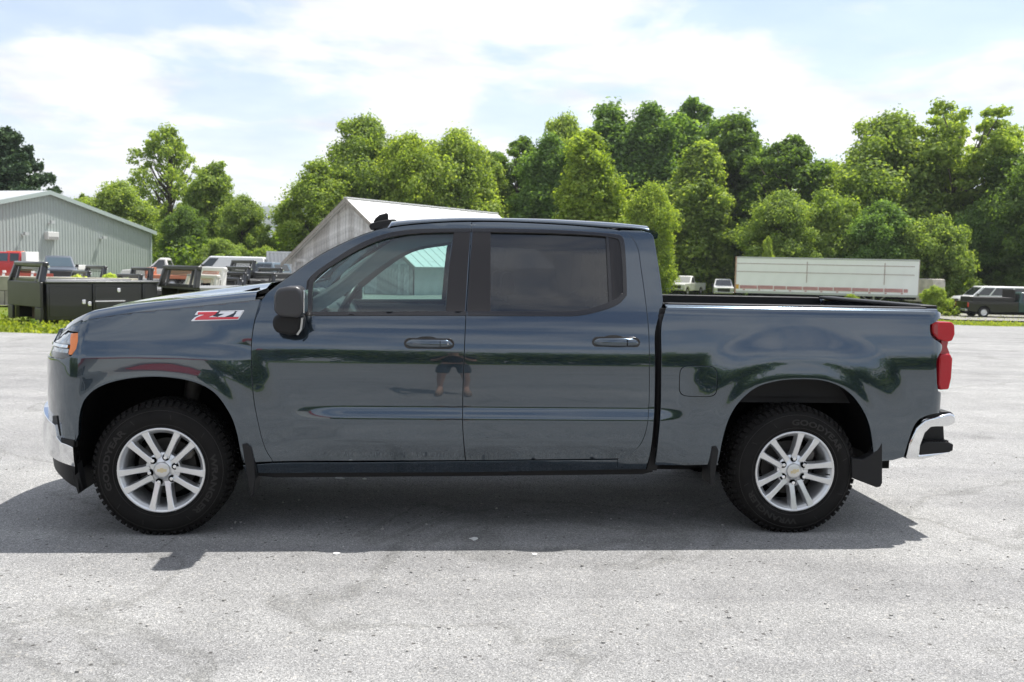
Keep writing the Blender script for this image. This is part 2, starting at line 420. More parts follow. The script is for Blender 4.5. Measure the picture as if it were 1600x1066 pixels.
# ---- outlines in photo pixels, turned into surface coordinates
gap = lambda pts, S: inv(S, spline(pts, 4))
F_GAP = [(407, 472), (399, 500), (394.5, 530), (393.5, 570), (397, 620), (404, 660), (414, 698), (427, 721)]
front_gap_d = gap(F_GAP, SD)
front_gap_f = [(a-.006, b) for a, b in gap(F_GAP, SF)]
ztop = lambda u: float(_zc(max(u, -2.95)))-.045
fender = []
fender += front_gap_f[::-1]                                             # from the sill up to the cowl
fender[-1] = (fender[-1][0], ztop(fender[-1][0]))
u = fender[-1][0]
tops = [(w, ztop(w)) for w in np.arange(u-.03, -2.74, -.03)]
lampedge = inv(SF, [(122, 519), (122, 532), (119, 545), (112, 556), (100, 562)])
uL = lampedge[0][0]
fender += [p for p in tops if p[0] > uL+.01]+[(uL, ztop(uL))]
fender += lampedge+[(-3.06, lampedge[-1][1]-.01), (-3.06, .705), (-2.86, .69)]
fender += inv(SF, [(88.5, 662), (91.5, 684), (95, 690), (117, 690)])
arch_f = [p for p in frontarch if p[1] > inv(SF, [(117, 690)])[0][1]+.01]
arch_f = [p for p in arch_f if p[1] > .44]
fender += arch_f+inv(SF, [(380, 723)])
front_door = front_gap_d
BGAP = [(737, 347.5), (735, 380), (732, 430), (728, 490), (725, 560), (723, 620), (723, 670), (727, 719)]
bgap = gap(BGAP, SD)
drip_f = gap([(409, 470), (420, 458), (452, 434), (500, 401), (550, 376), (585, 363), (620, 355), (660, 350.5), (700, 348), (737, 347)], SD)
door1 = front_gap_d[::-1]+drip_f[1:]+[(a-.003, b) for a, b in bgap]
drip_r = gap([(737, 347), (800, 348), (880, 352), (940, 357), (968, 361), (985, 370), (996, 388), (1001, 420), (1008, 470), (1013, 520), (1014, 580), (1013, 640), (1008, 676), (994, 702), (966, 716.5)], SD)
door2 = [(a+.004, b) for a, b in bgap[::-1]]+drip_r[1:]
win1 = inv(SD, spline([(482, 489), (485, 455), (492, 432)], 3)[:-1]+spline([(492, 432), (520, 411), (560, 387), (600, 371), (640, 364), (680, 362), (712, 361.5)], 4)+[(706, 380), (701, 430), (698, 489)])
win2 = inv(SD, [(766, 489), (766, 362)]+spline([(775, 362), (860, 363.5), (930, 367), (960, 369)], 3)[0:-1]+spline([(960, 369), (970, 372), (974, 385), (977, 440), (977, 462), (970, 471)], 4)[:-1]+spline([(970, 471), (945, 480), (915, 487), (895, 489)], 4))
def both(fn):
    for sd in (1, -1): fn(sd)
def body(sd):
    fe = panel('fender', fender, SF, PAINT, truck, sd, h=.016)
    d1 = panel('front_door', door1, SD, PAINT, truck, sd, holes=[win1]); d2 = panel('rear_door', door2, SD, PAINT, truck, sd, holes=[win2])
    # glass a little inside the opening
    Sg = surf('door', -.014)
    g1 = panel('window_glass', inv(Sg, [(478, 492), (482, 440), (490, 428), (540, 394), (600, 367), (650, 358), (712, 356), (706, 400), (701, 492)]), Sg, GCLEAR, d1, sd, h=.06, rim=False)
    g2 = panel('window_glass', inv(Sg, [(764, 492), (764, 358), (940, 361), (952, 366), (956, 470), (948, 492)]), Sg, GDARK, d2, sd, h=.06, rim=False)
    St = surf('door', .004); Su = surf('door', -.004)
    # belt mouldings and upper channel trims
    panel('belt_moulding', inv(St, [(474, 489.5), (476, 487.5), (728, 486.5), (728, 492.5), (474, 493)]), St, GLOSSB, d1, sd, h=.05, thick=.02)
    panel('belt_moulding', inv(St, [(731, 486.5), (893, 486.5)]+spline([(893, 486.5), (918, 483), (945, 475), (963, 467), (971, 459)], 3)+[(977, 461)]+spline([(977, 464), (966, 475), (944, 484), (915, 491), (893, 493.5)], 3)+[(731, 493)]), St, GLOSSB, d2, sd, h=.05, thick=.02)
    panel('pillar_cover', inv(Su, [(710, 361), (734.5, 361), (730, 420), (726, 487), (697, 487), (702, 420)]), surf('door', .003), APPLIQ, d1, sd, h=.05, thick=.012)
    panel('pillar_cover', inv(Su, [(739, 361), (766, 362), (766, 487), (730, 487), (734, 420)]), surf('door', .003), APPLIQ, d2, sd, h=.05, thick=.012)
    # window channel (thin dark band round each opening)
    ch1 = spline([(479, 488), (482, 450), (488, 430), (520, 406.5), (560, 382), (600, 366), (640, 359), (680, 357.5), (736, 357)], 3)
    ch1i = spline([(736, 362), (680, 363), (640, 365.5), (600, 373), (560, 390), (520, 414), (494, 433), (488, 455), (485, 488)], 3)
    panel('window_channel', inv(St, ch1+ch1i), St, GLOSSB, d1, sd, h=.04, thick=.02)
    ch2 = [(738, 357), (775, 357)]+spline([(775, 357), (860, 359), (930, 363), (961, 366)], 3)+spline([(961, 366), (971, 369), (976, 383), (979, 440), (979, 462)], 3)
    ch2i = spline([(974, 460), (973, 420), (970, 384), (966, 373)], 3)+spline([(955, 370.5), (930, 367.5), (860, 364), (775, 362.5), (738, 362)], 3)
    panel('window_channel', inv(St, ch2+ch2i), St, GLOSSB, d2, sd, h=.04, thick=.02)
    panel('quarter_trim', inv(Su, [(948, 368), (960, 369), (967, 374), (972, 400), (974, 455), (968, 467), (953, 474)]), surf('door', -.003), APPLIQ, d2, sd, h=.05, thick=.01)
    panel('window_divider', inv(Su, [(947, 367), (950.5, 367.5), (956, 470), (952, 476)]), surf('door', .001), GLOSSB, d2, sd, h=.05, thick=.01)
    panel('mirror_sail', inv(Su, [(476, 488), (480, 440), (488, 430), (487, 488)]), surf('door', .002), APPLIQ, d1, sd, h=.05, thick=.01)
    # C pillar / cab corner behind the rear door
    cp = [(a+.006, b) for a, b in gap([(968, 361), (985, 370), (996, 388), (1001, 420), (1008, 470), (1013, 520), (1014, 580), (1013, 640), (1008, 676), (994, 702), (966, 716.5)], SD)]
    rear_edge = gap([(1009, 733), (1017, 700), (1022, 640), (1023, 560), (1023, 520), (1031, 488), (1035, 472), (1032, 440), (1026, 400), (1021, 372), (1016, 364)], SD)
    top_e = gap([(1014, 358), (992, 353), (968, 354), (940, 351)], SD)
    panel('cab_corner', [(a, b) for a, b in cp]+gap([(966, 719), (966, 733)], SD)+rear_edge+inv(SD, [(1002, 361), (985, 360.5), (970, 360)]), SD, PAINT, truck, sd)
    # black strips behind shut lines, added to darken the gaps and stop light leaks
    Sx = surf('door', -.02)
    def strip(line, w=.02): return [(a-w, b) for a, b in line]+[(a+w, b) for a, b in line[::-1]]
    panel('shut_line_dark', strip(front_gap_d), Sx, VOID, truck, sd, h=.05, rim=False); panel('shut_line_dark', strip(bgap), Sx, VOID, truck, sd, h=.05, rim=False)
    panel('shut_line_dark', strip(cp[:-1]), Sx, VOID, truck, sd, h=.05, rim=False)
    topl = drip_f+drip_r[1:8]
    panel('shut_line_dark', [(a, b-.02) for a, b in topl]+[(a, b+.016) for a, b in topl[::-1]], surf('door', -.012), VOID, truck, sd, h=.05, rim=False)
    # rocker
    Sr = surf('door', -.012)
    panel('rocker_panel', inv(Sr, [(380, 728), (429, 724.5), (560, 723.5), (727, 721.5), (966, 719), (1010, 722), (1003, 733), (727, 738), (430, 739.5), (384, 738)]), Sr, PAINT, truck, sd, thick=.05)
    Sr2 = surf('door', -.045)
    panel('rocker_guard', inv(Sr2, [(386, 736), (727, 735), (1008, 730), (1020, 737), (1004, 741), (727, 744), (430, 746), (388, 742)]), Sr2, BLACKP, truck, sd, thick=.10)
    # bed side
    front_b = gap([(1041, 482), (1039, 490), (1034, 512), (1034, 560), (1033, 640), (1029, 690), (1024, 727)], SB)
    tb = spline([(1024, 727), (1070, 727), (1108, 726)], 3)
    archr = [p for p in reararch if p[1] > .40]
    bed = front_b+inv(SB, [(1070, 727), (1112, 726)])+archr+inv(SB, [(1370, 721), (1395, 719)])+inv(SB, spline([(1412, 714), (1419, 690), (1430, 662), (1446, 650), (1478, 642)], 4))
    bed += inv(SB, [(1479, 615), (1466, 612)])+inv(SB, spline([(1464, 600), (1463, 575), (1464, 560), (1471, 548), (1471, 538), (1457, 528), (1453, 518), (1453, 507)], 3))+inv(SB, [(1479, 500), (1482, 490)])
    zt = 1.372; bed += [(x, zt) for x in np.linspace(2.66, front_b[0][0]+.01, 40)]
    bs = panel('bed_side', bed, SB, PAINT, truck, sd, h=.017)
    # rail top cap, rolls over to the inside of the box
    xs = np.linspace(front_b[0][0]+.0, 2.66, 24); rows = []
    for x in xs:
        s0 = float(SB(np.array([x]), np.array([zt]))[0][0][1])
        rows.append([(x, -sd*(s0+.0015), zt-.006), (x, -sd*(s0-.004), zt+.004), (x, -sd*(s0-.016), zt+.010), (x, -sd*(s0-.03), zt+.009), (x, -sd*(s0-.075), zt+.006), (x, -sd*(s0-.082), zt+.003), (x, -sd*(s0-.083), zt-.03)])
    r = MB().grid(rows).mk('bed_rail_cap', PAINT, truck, smooth='all'); recalc(r)
    if sd == 1 or sd == -1:
        m_ = MB(); m_.box(xs[0]+.02, 2.61, min(-sd*.86, -sd*.775), max(-sd*.86, -sd*.775), 1.31, zt+.019); m_.mk('rail_protector', BLACKP, truck, bevel=.008)
        m_ = MB(); m_.box(xs[0]+.02, 2.50, min(-sd*.80, -sd*.77), max(-sd*.80, -sd*.77), .80, 1.33)
        for k in range(9): xx = xs[0]+.12+k*.165; m_.box(xx, xx+.05, min(-sd*.775, -sd*.76), max(-sd*.775, -sd*.76), .82, 1.28)
        m_.mk('bed_inner_wall', BEDL, truck, bevel=.006)
    # black filler standing in for the dark gap between cab and bed
    m_ = MB(); a0 = [px(*p, .90) for p in [(1032, 482), (1024, 512), (1024, 640), (1019, 700), (1010, 735), (1026, 735), (1031, 700), (1036, 600), (1036, 512), (1044, 482)]]
    m_.prism(a0, -sd*.60, -sd*.905); recalc(m_.mk('cab_gap_filler', BLACKP, truck))
    # fuel door (near side only)
    if sd == 1:
        rr = []
        (x0, z0), (x1, z1) = inv(SB, [(1060.5, 619.5), (1121, 572)])
        cx, cz, hw, hh = (x0+x1)/2, (z0+z1)/2, (x1-x0)/2, (z1-z0)/2
        def sup(k): return [(cx+k*hw*np.sign(math.cos(t))*abs(math.cos(t))**.42, cz+k*hh*np.sign(math.sin(t))*abs(math.sin(t))**.42) for t in np.linspace(0, 2*math.pi, 49)[:-1]]
        panel('fuel_door_seam', sup(1.0), surf('bed', .0006), VOID, bs, sd, h=.03, thick=.002)
        panel('fuel_door', sup(.955), surf('bed', .0022), PAINT, bs, sd, h=.03, thick=.003)
    # wheel arch liners
    for ar in (frontarch, reararch):
        L = np.array(ar); w = MB(); rows = []
        for (x, z) in ar: rows.append([(x, -sd*1.0, z+.006), (x, -sd*.97, z+.01), (x, -sd*.80, z+.03), (x, -sd*.58, z+.03)])
        w.grid(rows); n = len(ar); w.add([(x, -sd*.58, z+.03) for x, z in ar], [tuple(range(n))]); w.mk('wheel_arch_liner', VOID, truck)
    # mudflaps
    def flap(pts, s0, s1, tx, nm='mudflap'):
        q = [px(*p, s0) for p in pts]; m2 = MB(); m2.prism(q, -sd*s0, -sd*s1); recalc(m2.mk(nm, BLACKP, truck, bevel=.006))
    flap([(378, 694), (386, 693), (393, 700), (397, 722), (399, 748), (396, 775), (391, 777), (387, 755), (382, 722)], 1.01, .80, 0)
    flap([(1113, 698), (1120, 697), (1123, 704), (1119, 735), (1117, 757), (1109, 757), (1109, 730)], 1.01, .84, 0)
    flap([(1371, 681), (1379, 681), (1379, 755), (1376, 761), (1370, 762), (1331, 747), (1331, 716), (1349, 718), (1363, 710), (1368, 700)], 1.0, .93, 0)
both(body)

# ---- door handles (near and far)
def handles(sd):
    for dn, (u0, u1, v0, v1) in (('front', (632, 709, 530, 544)), ('rear', (926, 999, 528, 542))):
        S0 = surf('door')
        (xa, za), (xb, zb) = inv(S0, [(u0, v1), (u1, v0)]); zc_ = (za+zb)/2; s0 = float(S0(np.array([(xa+xb)/2]), np.array([zc_]))[0][0][1])
        hd = empty('door_handle', (0, 0, 0), parent=truck)
        L = xb-xa; r = (zb-za)/2
        def stad(xa, xb, za, zb, n=7):
            rr = (zb-za)/2; c = []
            for t in np.linspace(-math.pi/2, math.pi/2, n): c.append((xb-rr+rr*math.cos(t), (za+zb)/2+rr*math.sin(t)))
            for t in np.linspace(math.pi/2, 3*math.pi/2, n): c.append((xa+rr+rr*math.cos(t), (za+zb)/2+rr*math.sin(t)))
            return c
        y = lambda s: -sd*s
        recalc(MB().prism(stad(xa-.004, xb+.004, za-.004, zb+.004), y(s0-.01), y(s0+.006)).mk('handle_bezel', GLOSSB, hd, bevel=.002))
        rows = []
        for t in np.linspace(0, 1, 15):
            x = xa+.004+(L-.008)*t; bow = .030*math.sin(math.pi*min(1, max(0, t)))**.5+.004; hh = (r-.003)*(.80+.20*math.sin(math.pi*t)**.6)
            if t in (0, 1): hh *= .55
            rows.append([(x, y(s0+bow-.013), zc_-hh), (x, y(s0+bow-.004), zc_-hh*.75), (x, y(s0+bow), zc_-hh*.25), (x, y(s0+bow-.002), zc_+hh*.3), (x, y(s0+bow-.008), zc_+hh*.75), (x, y(s0+bow-.016), zc_+hh)])
        recalc(MB().grid(rows).mk('handle_grip', PAINT, hd, smooth='all'))
        xm = xa+L*.72; m3 = MB().box(xm, xm+.002, min(y(s0+.02), y(s0+.034)), max(y(s0+.02), y(s0+.034)), zc_-r*.7, zc_+r*.7); m3.mk('handle_seam', VOID, hd)
        # scooped cup above and below the grip
        cup = [(xa+L*.25, zc_+r*.9)]+[(xa+L*(.45+.2*math.cos(t)), zc_+r+.014*math.sin(t)) for t in np.linspace(math.pi, 0, 9)]+[(xa+L*.65, zc_-r*.9)]+[(xa+L*(.45+.2*math.cos(t)), zc_-r+.011*math.sin(t)) for t in np.linspace(0, -math.pi, 9)]
        recalc(MB().prism(cup, y(s0-.01), y(s0+.0015)).mk('handle_cup', GLOSSB, hd))
        if dn == 'front': MB().cyl((xb-.035, y(s0+.02), zc_+.002), (xb-.035, y(s0+.036), zc_+.002), .0055, n=12).mk('lock_cylinder', CHROME, hd)
both(handles)

# ---- hood, cowl, windscreen, roof, rear glass
def hood():
    xs = list(np.linspace(-2.40, -1.44, 30)); rows = []
    front = [(-2.45-.0, 0)]
    def sec(x, w, zc, nose):
        pts = []
        for k in range(-16, 17):
            t = k/16; a = abs(t)
            s = w*math.sin(a*math.pi/2)**.9 if False else w*a
            # shoulder: quarter round over the last tenth
            edge = .085
            if a*w > w-edge:
                q = (a*w-(w-edge))/edge; z = zc-.048*(1-math.sqrt(max(0, 1-q*q*.985)))/(1-math.sqrt(.015))
            else: z = zc
            b = .026*sm((.60-a)/.25)*sm((x+2.85)/1.3)              # power bulge
            z += b*1.0+.016*(1-a*a)*nose
            pts.append((x, -math.copysign(s, t), z))
        return pts
    SFo = surf('fender')
    rows = []
    for x in list(np.linspace(-2.40, -1.47, 26)):
        z1 = ztop(x); s0 = float(SFo(np.array([x]), np.array([z1]))[0][0][1]); rows.append(sec(x, s0, z1+.045, 1))
    # nose part follows the wrapped fender top
    nose = []
    us = np.linspace(-2.42, -3.17, 22)
    for u in us:
        z1 = ztop(max(u, -2.95)); p = SFo(np.array([u]), np.array([z1]))[0][0]; s0 = max(.0, float(p[1])); 
        if s0 < .12: break
        nose.append(sec(float(p[0])-.012*min(1, (-2.40-u)/.2), s0, z1+.045-.012*min(1, (-2.42-u)/.3), 1))
    rows = nose[::-1]+rows
    h = MB().grid(rows).mk('hood', PAINT, truck, smooth='all'); recalc(h)
    return h
H_ = hood()
# hood scoop louvre towards the windscreen, cowl and wipers
xa, za = px(345, 462, .55); xb, zb = px(408, 452, .55)
recalc(MB().prism([(xa, za-.03), (xa+.02, za+.004), (xa+.10, za+.020), (xb-.02, zb+.010), (xb, zb-.03)], -.60, -.20).mk('hood_vent', VOID, H_, bevel=.006))
MB().hexa([(xa-.01, -.62, za-.004), (xa+.15, -.62, za+.0), (xa+.15, -.18, za+.01), (xa-.01, -.18, za+.006), (xa-.01, -.62, za+.003), (xa+.15, -.62, za+.020), (xa+.15, -.18, za+.034), (xa-.01, -.18, za+.012)]).mk('hood_vent_lip', PAINT, H_)
MB().box(-1.50, -1.22, -.74, .74, 1.33, 1.375).mk('cowl_panel', BLACKP, truck, bevel=.01)
for s_ in (-.45, .25):
    MB().tube([(-1.42, s_, 1.40), (-1.36, s_+.05, 1.425), (-1.20, s_+.45, 1.47)], .008, 6).mk('wiper', GLOSSB, truck)
# windscreen: base at the cowl, top at the roof
ws_b = lambda t: (-1.46+.20*t*t, t*.80, 1.375-.02*t*t); ws_t = lambda t: (-.72+.09*t*t, t*.63, 1.868-.035*t*t)
def scr(n=8, m=14, inset=0.0):
    rows = []
    for i in range(n+1):
        a = i/n; row = []
        for j in range(-m, m+1):
            t = j/m; p = np.array(ws_b(t))*(1-a)+np.array(ws_t(t))*a; bow = .045*math.sin(math.pi*a)
            row.append((p[0]-bow*.55, p[1], p[2]+bow*.8-inset))
        rows.append(row)
    return rows
MB().grid(scr()).mk('windscreen', GSHIELD, truck, smooth='all')
# A pillars: between windscreen edge and the door's upper line
def pillars(sd):
    q = spline([(409, 470), (420, 458), (452, 434), (500, 401), (550, 376), (585, 363), (620, 355), (660, 350.5), (700, 348), (737, 347), (800, 348), (880, 352), (940, 356.5), (965, 358), (990, 359), (1006, 361), (1015, 364)], 4)
    dl = inv(SD, q); p3 = SD(np.array([a for a, b in dl]), np.array([b for a, b in dl]))[0]
    rows = []
    for (x, s, z) in p3:
        # inner edge: on the windscreen border while it exists, on the roof after
        if x < -.72:
            a = min(1, max(0, (x+1.22)/.58)); pi = np.array(ws_b(1.0))*(1-a)+np.array(ws_t(1.0))*a; bow = .045*math.sin(math.pi*a); pi = pi+np.array([-bow*.55, 0, bow*.8])
            xi, si, zi = pi[0]-.0, pi[1], pi[2]+.004
            if x < -1.2: xi, si, zi = x-.03, .80, 1.372
        else:
            xi, si, zi = x, .60, ROOFZ(x, .60)
        row = []
        for t in np.linspace(0, 1, 7):
            c = math.sin(t*math.pi/2); d = 1-math.cos(t*math.pi/2)
            row.append((x+(xi-x)*t, -sd*(s-.004+(si-s+.004)*d), z+.004+(zi-z-.004)*c))
        row = [(x, -sd*(s-.03), z+.004), (x, -sd*(s-.006), z+.008)]+row[1:]
        rows.append(row)
    recalc(MB().grid(rows).mk('roof_side_rail', PAINT, truck, smooth='all'))
rz = pchip([-.75, -.55, -.2, .2, .6, .85, .96], [1.862, 1.884, 1.902, 1.905, 1.896, 1.880, 1.868])
def ROOFZ(x, s): return float(rz(x))-.016*(s/.60)**2
both(pillars)
rows = []
for x in np.linspace(-.70, .94, 20): rows.append([(x+(.05*(abs(s)/.6)**2 if x < -.5 else 0), s, ROOFZ(x, abs(s))) for s in np.linspace(-.60, .60, 25)])
recalc(MB().grid(rows).mk('roof', PAINT, truck, smooth='all'))
# rear corners of the roof down to the box, with the rear window
def cab_back():
    zs = np.linspace(1.30, 1.85, 12); rows = []
    xr = pchip([1.0, 1.36, 1.5, 1.7, 1.8, 1.9], [.955, .945, .925, .895, .885, .875])
    for z in zs:
        w = float(_core(np.array([z])))-.015; rows.append([(float(xr(z))+.045*(1-(abs(t))**4), t*w, z) for t in np.linspace(-1, 1, 21)])
    recalc(MB().grid(rows).mk('cab_back', PAINT, truck, smooth='all'))
    rows = [[(float(xr(z))+.053, t*.55, z) for t in np.linspace(-1, 1, 5)] for z in (1.42, 1.76)]
    MB().grid(rows).mk('rear_window', mat('rear_glass', (.02, .022, .024), .03, coat=1), truck)
    MB().box(.90, .965, -.92, .92, .50, 1.33).mk('cab_rear_wall', BLACKP, truck, bevel=.02)
cab_back()
# little lip over the rear window
x0, z0 = px(990, 352, .6); x1, z1 = px(1021, 364, .6)
rows = []
for s in np.linspace(-.69, .69, 15):
    dz = -.016*(s/.6)**2*1.2
    rows.append([(x0-.04, s, z0+dz-.012), (x0+.0, s, z0+dz+.0), (x0+.05, s, z0+dz+.002), (x1-.02, s, z0+dz-.008), (x1+.004, s, z0+dz-.018), (x1+.010, s, z0+dz-.034), (x1+.004, s, z1+dz-.012), (x1-.03, s, z1+dz-.020), (x0+.02, s, z1+dz-.02), (x0-.04, s, z0+dz-.012)])
sp_ = MB().grid([r[:-1]+[r[0]] for r in rows]); n_ = len(rows[0]); sp_.f += [tuple(range(n_-1)), tuple(range((len(rows)-1)*n_, len(rows)*n_-1))[::-1]]
recalc(sp_.mk('roof_spoiler', PAINT, truck, smooth=40))
mat('brake_lamp', (.35, .01, .012), .15, coat=1)
MB().box(x1-.03, x1-.012, -.16, .16, z0-.052, z0-.040).mk('high_brake_light', MATS['brake_lamp'], truck)
# antenna fin
an = empty('roof_antenna', (0, 0, 0), parent=truck)
b0 = [px(*p, .12) for p in [(577, 354), (579, 350), (590, 346), (606, 343.5), (618, 343), (621, 345.5), (621, 349), (600, 356), (580, 360)]]
recalc(MB().prism(b0, -.17, -.07).mk('antenna_base', BLACKP, an, bevel=.012))
f0 = [px(*p, .12) for p in [(583, 347.5), (587, 341), (593, 336), (604, 333), (606.5, 333.5), (607, 344), (595, 347)]]
recalc(MB().prism(f0, -.14, -.10).mk('antenna_fin', BLACKP, an, bevel=.008))

# ---- side mirrors
def mirror(sd):
    mr = empty('side_mirror', (0 if sd == 1 else .17, 0, 0), parent=truck)
    def head(pts, s0, s1, nm, m, bev=.022, seg=3):
        q = [px(*p, 1.14) for p in pts]; r_ = recalc(MB().prism(q, -sd*s0, -sd*s1).mk(nm, m, mr, bevel=bev, seg=seg)); return r_
    hs = head([(432, 455), (438, 450), (450, 447.5), (465, 447), (472, 450), (475, 459), (476, 485), (474, 492), (466, 496), (440, 494), (431, 488), (430, 470)], 1.00, 1.20, 'mirror_shell', MIRP)
    head([(430, 461), (436, 455), (441, 454), (441, 491), (433, 489), (430, 484)], .99, 1.185, 'mirror_cap', MIRP, .010)
    head([(423, 503), (426, 494), (440, 490), (466, 493), (472, 497), (469, 515), (463, 524), (450, 525.5), (430, 521), (423, 514)], .925, 1.09, 'mirror_foot', BLACKP)
    q = [px(*p, 1.14) for p in [(469, 498), (472.5, 497), (470, 516), (464, 525), (461, 524), (467, 515)]]; recalc(MB().prism(q, -sd*1.09, -sd*1.096).mk('mirror_trim', mat('satin_silver', (.45, .46, .47), .3, .9), mr))
    q = [px(*p, 1.14) for p in [(474, 452), (477, 452), (477, 490), (474, 491)]]
    x, z0 = px(477, 489, 1.14); z1 = px(477, 453, 1.14)[1]
    MB().box(x-.006, x, min(-sd*1.02, -sd*1.18), max(-sd*1.02, -sd*1.18), z0, z1).mk('mirror_glass', CHROME, mr, bevel=.002)
both(mirror)

# ---- front end
LENS = mat('headlamp_lens', (.34, .36, .37), .10, .5, var=.5, scale=30, coat=1); AMBER = mat('amber_marker', (.80, .20, .012), .25, coat=1); LAMPB = mat('lamp_housing', (.03, .03, .032), .2, coat=1)
def fpanel(pts, off, m, nm, parent, sd, thick=.02, h=.03):
    S_ = surf('nose' if False else 'fender', off); return panel(nm, inv(S_, pts), S_, m, parent, sd, h=h, thick=thick)
def nose_q(us, zlo, zhi): return [(u, zlo) for u in us]+[(u, zhi) for u in us[::-1]]
lz = lambda v: px(100, v, .80)[1]
def front(sd):
    hl = empty('headlight', (0, 0, 0), parent=truck)
    zt, z1, z2, z3, zb = ztop(-2.74)+.02, 1.085, 1.045, .985, .955
    e = lampedge; ua = e[0][0]; uend = -3.04
    SH = surf('fender', -.012)
    zz = lambda v: inv(SF, [(112, v)])[0][1]
    Z = [ztop(-2.80)+.015, zz(521), zz(539), zz(545), zz(553), zz(563)]
    am = inv(SF, [(110, 521), (121, 520), (121, 533), (118, 545), (110, 554), (106, 553), (109, 540)])
    panel('amber_marker', am, surf('fender', -.004), AMBER, hl, sd, h=.02, thick=.03)
    def band(nm, v0, v1, m, off, ustart=None):
        S_ = surf('fender', off); u1 = inv(SF, [(110, (v0+v1)/2)])[0][0] if ustart is None else ustart
        poly = [(u, zz(v1)) for u in np.linspace(u1, uend, 10)]+[(u, zz(v0)) for u in np.linspace(uend, u1, 10)]
        panel(nm, poly, S_, m, hl, sd, h=.03, thick=.03)
    band('upper_lens', 520, 538, LENS, -.006); band('chrome_strip', 540, 544, CHROME, .004, am[-1][0]-.02); band('lower_lens', 546, 552, LENS, -.008, am[-2][0]-.02)
    band('lamp_bezel', 553, 562, LAMPB, -.008, inv(SF, [(106, 556)])[0][0])
    S_ = surf('fender', -.035); panel('lamp_housing', [(am[1][0]+.01, zz(520)), (am[1][0]-.02, zz(563)), (uend, zz(563)), (uend, zz(514))], S_, LAMPB, hl, sd, h=.04, thick=.01)
    # chrome bumper corner and lower valance
    bump = empty('front_bumper', (0, 0, 0), parent=truck)
    offb = lambda U, Z: .014+.020*np.sin(np.clip((Z-.36)/.40, 0, 1)*math.pi)*ssm((-2.46-U)/.3)
    SX = surf('fender', offb)
    zb0, zb1 = px(110, 727, .96)[1], px(110, 697, .96)[1]
    u0 = inv(surf('fender'), [(116, 700)])[0][0]
    top = [(u0, zb1)]+inv(surf('fender', .02), [(104, 696), (95, 692), (89, 682), (86, 664)])+[(-2.92, .700), (-3.05, .715), (-3.36, .715)]
    bot = [(-3.36, zb0+.10), (u0-.60, zb0+.10), (u0-.40, zb0+.08), (u0-.22, zb0+.035), (u0, zb0)]
    panel('chrome_face_bar', top+bot, SX, CHROME, bump, sd, h=.03, thick=.05)
    SV = surf('fender', -.005)
    low = [(u0, zb0+.006), (u0-.22, zb0+.04), (u0-.40, zb0+.085), (-3.36, zb0+.105), (-3.36, zb0-.09), (u0-.42, zb0-.06), (u0-.20, zb0-.10), (u0+.02, zb0-.16)]
    panel('lower_valance', low, SV, BLACKP, bump, sd, h=.04, thick=.04)
    gpt = [(u0-.13, zb1+.10), (u0-.15, zb1+.02), (u0-.22, zb1+.05), (u0-.30, zb1+.14), (u0-.30, zb1+.22), (u0-.20, zb1+.18)]
    # dark slot between chrome and fascia
    panel('bumper_slot', inv(SF, [(116, 700), (95, 696), (86, 684), (83.5, 650), (90, 650), (95, 684), (116, 688)]), surf('fender', .006), BLACKP, bump, sd, h=.03, thick=.03)
    q = [px(*p, .93) for p in [(117, 690), (121, 742), (124, 771), (122, 772), (114, 745), (112, 700)]]
    recalc(MB().prism(q, -sd*.93, -sd*.45).mk('air_dam', BLACKP, bump))
both(front)
def grille(sd):
    gr = empty('grille', (0, 0, 0), parent=truck)
    ue = -3.565
    rect = lambda a, b, z0, z1: [(a, z0), (b, z0), (b, z1), (a, z1)]
    panel('grille_mesh', rect(-3.06, ue, .64, 1.11), surf('fender', -.02), LAMPB, gr, sd, h=.06)
    for z in (.74, .83, 1.0, 1.07): panel('grille_bar', rect(-3.07, ue, z-.012, z+.012), surf('fender', .0), GLOSSB, gr, sd, h=.06)
    panel('grille_crossbar', rect(-3.05, ue, .89, .935), surf('fender', .012), CHROME, gr, sd, h=.06)
    panel('bumper_intake', rect(-3.34, ue, .34, .62), surf('fender', -.01), BLACKP, truck, sd, h=.06)
    panel('hood_lip', rect(-3.02, ue, 1.10, 1.16), surf('fender', .002), PAINT, truck, sd, h=.05)
    zl = inv(SF, [(112, 517)])[0][1]
    panel('hood_lip', [(uL+.004, lampedge[0][1]+.002), (-2.70, zl), (-2.85, zl-.004), (-3.05, zl-.012), (-3.05, ztop(-2.95)+.03)]+[(w, ztop(w)+.012) for w in np.linspace(-2.98, uL+.004, 12)], surf('fender', .002), PAINT, truck, sd, h=.03)
both(grille)
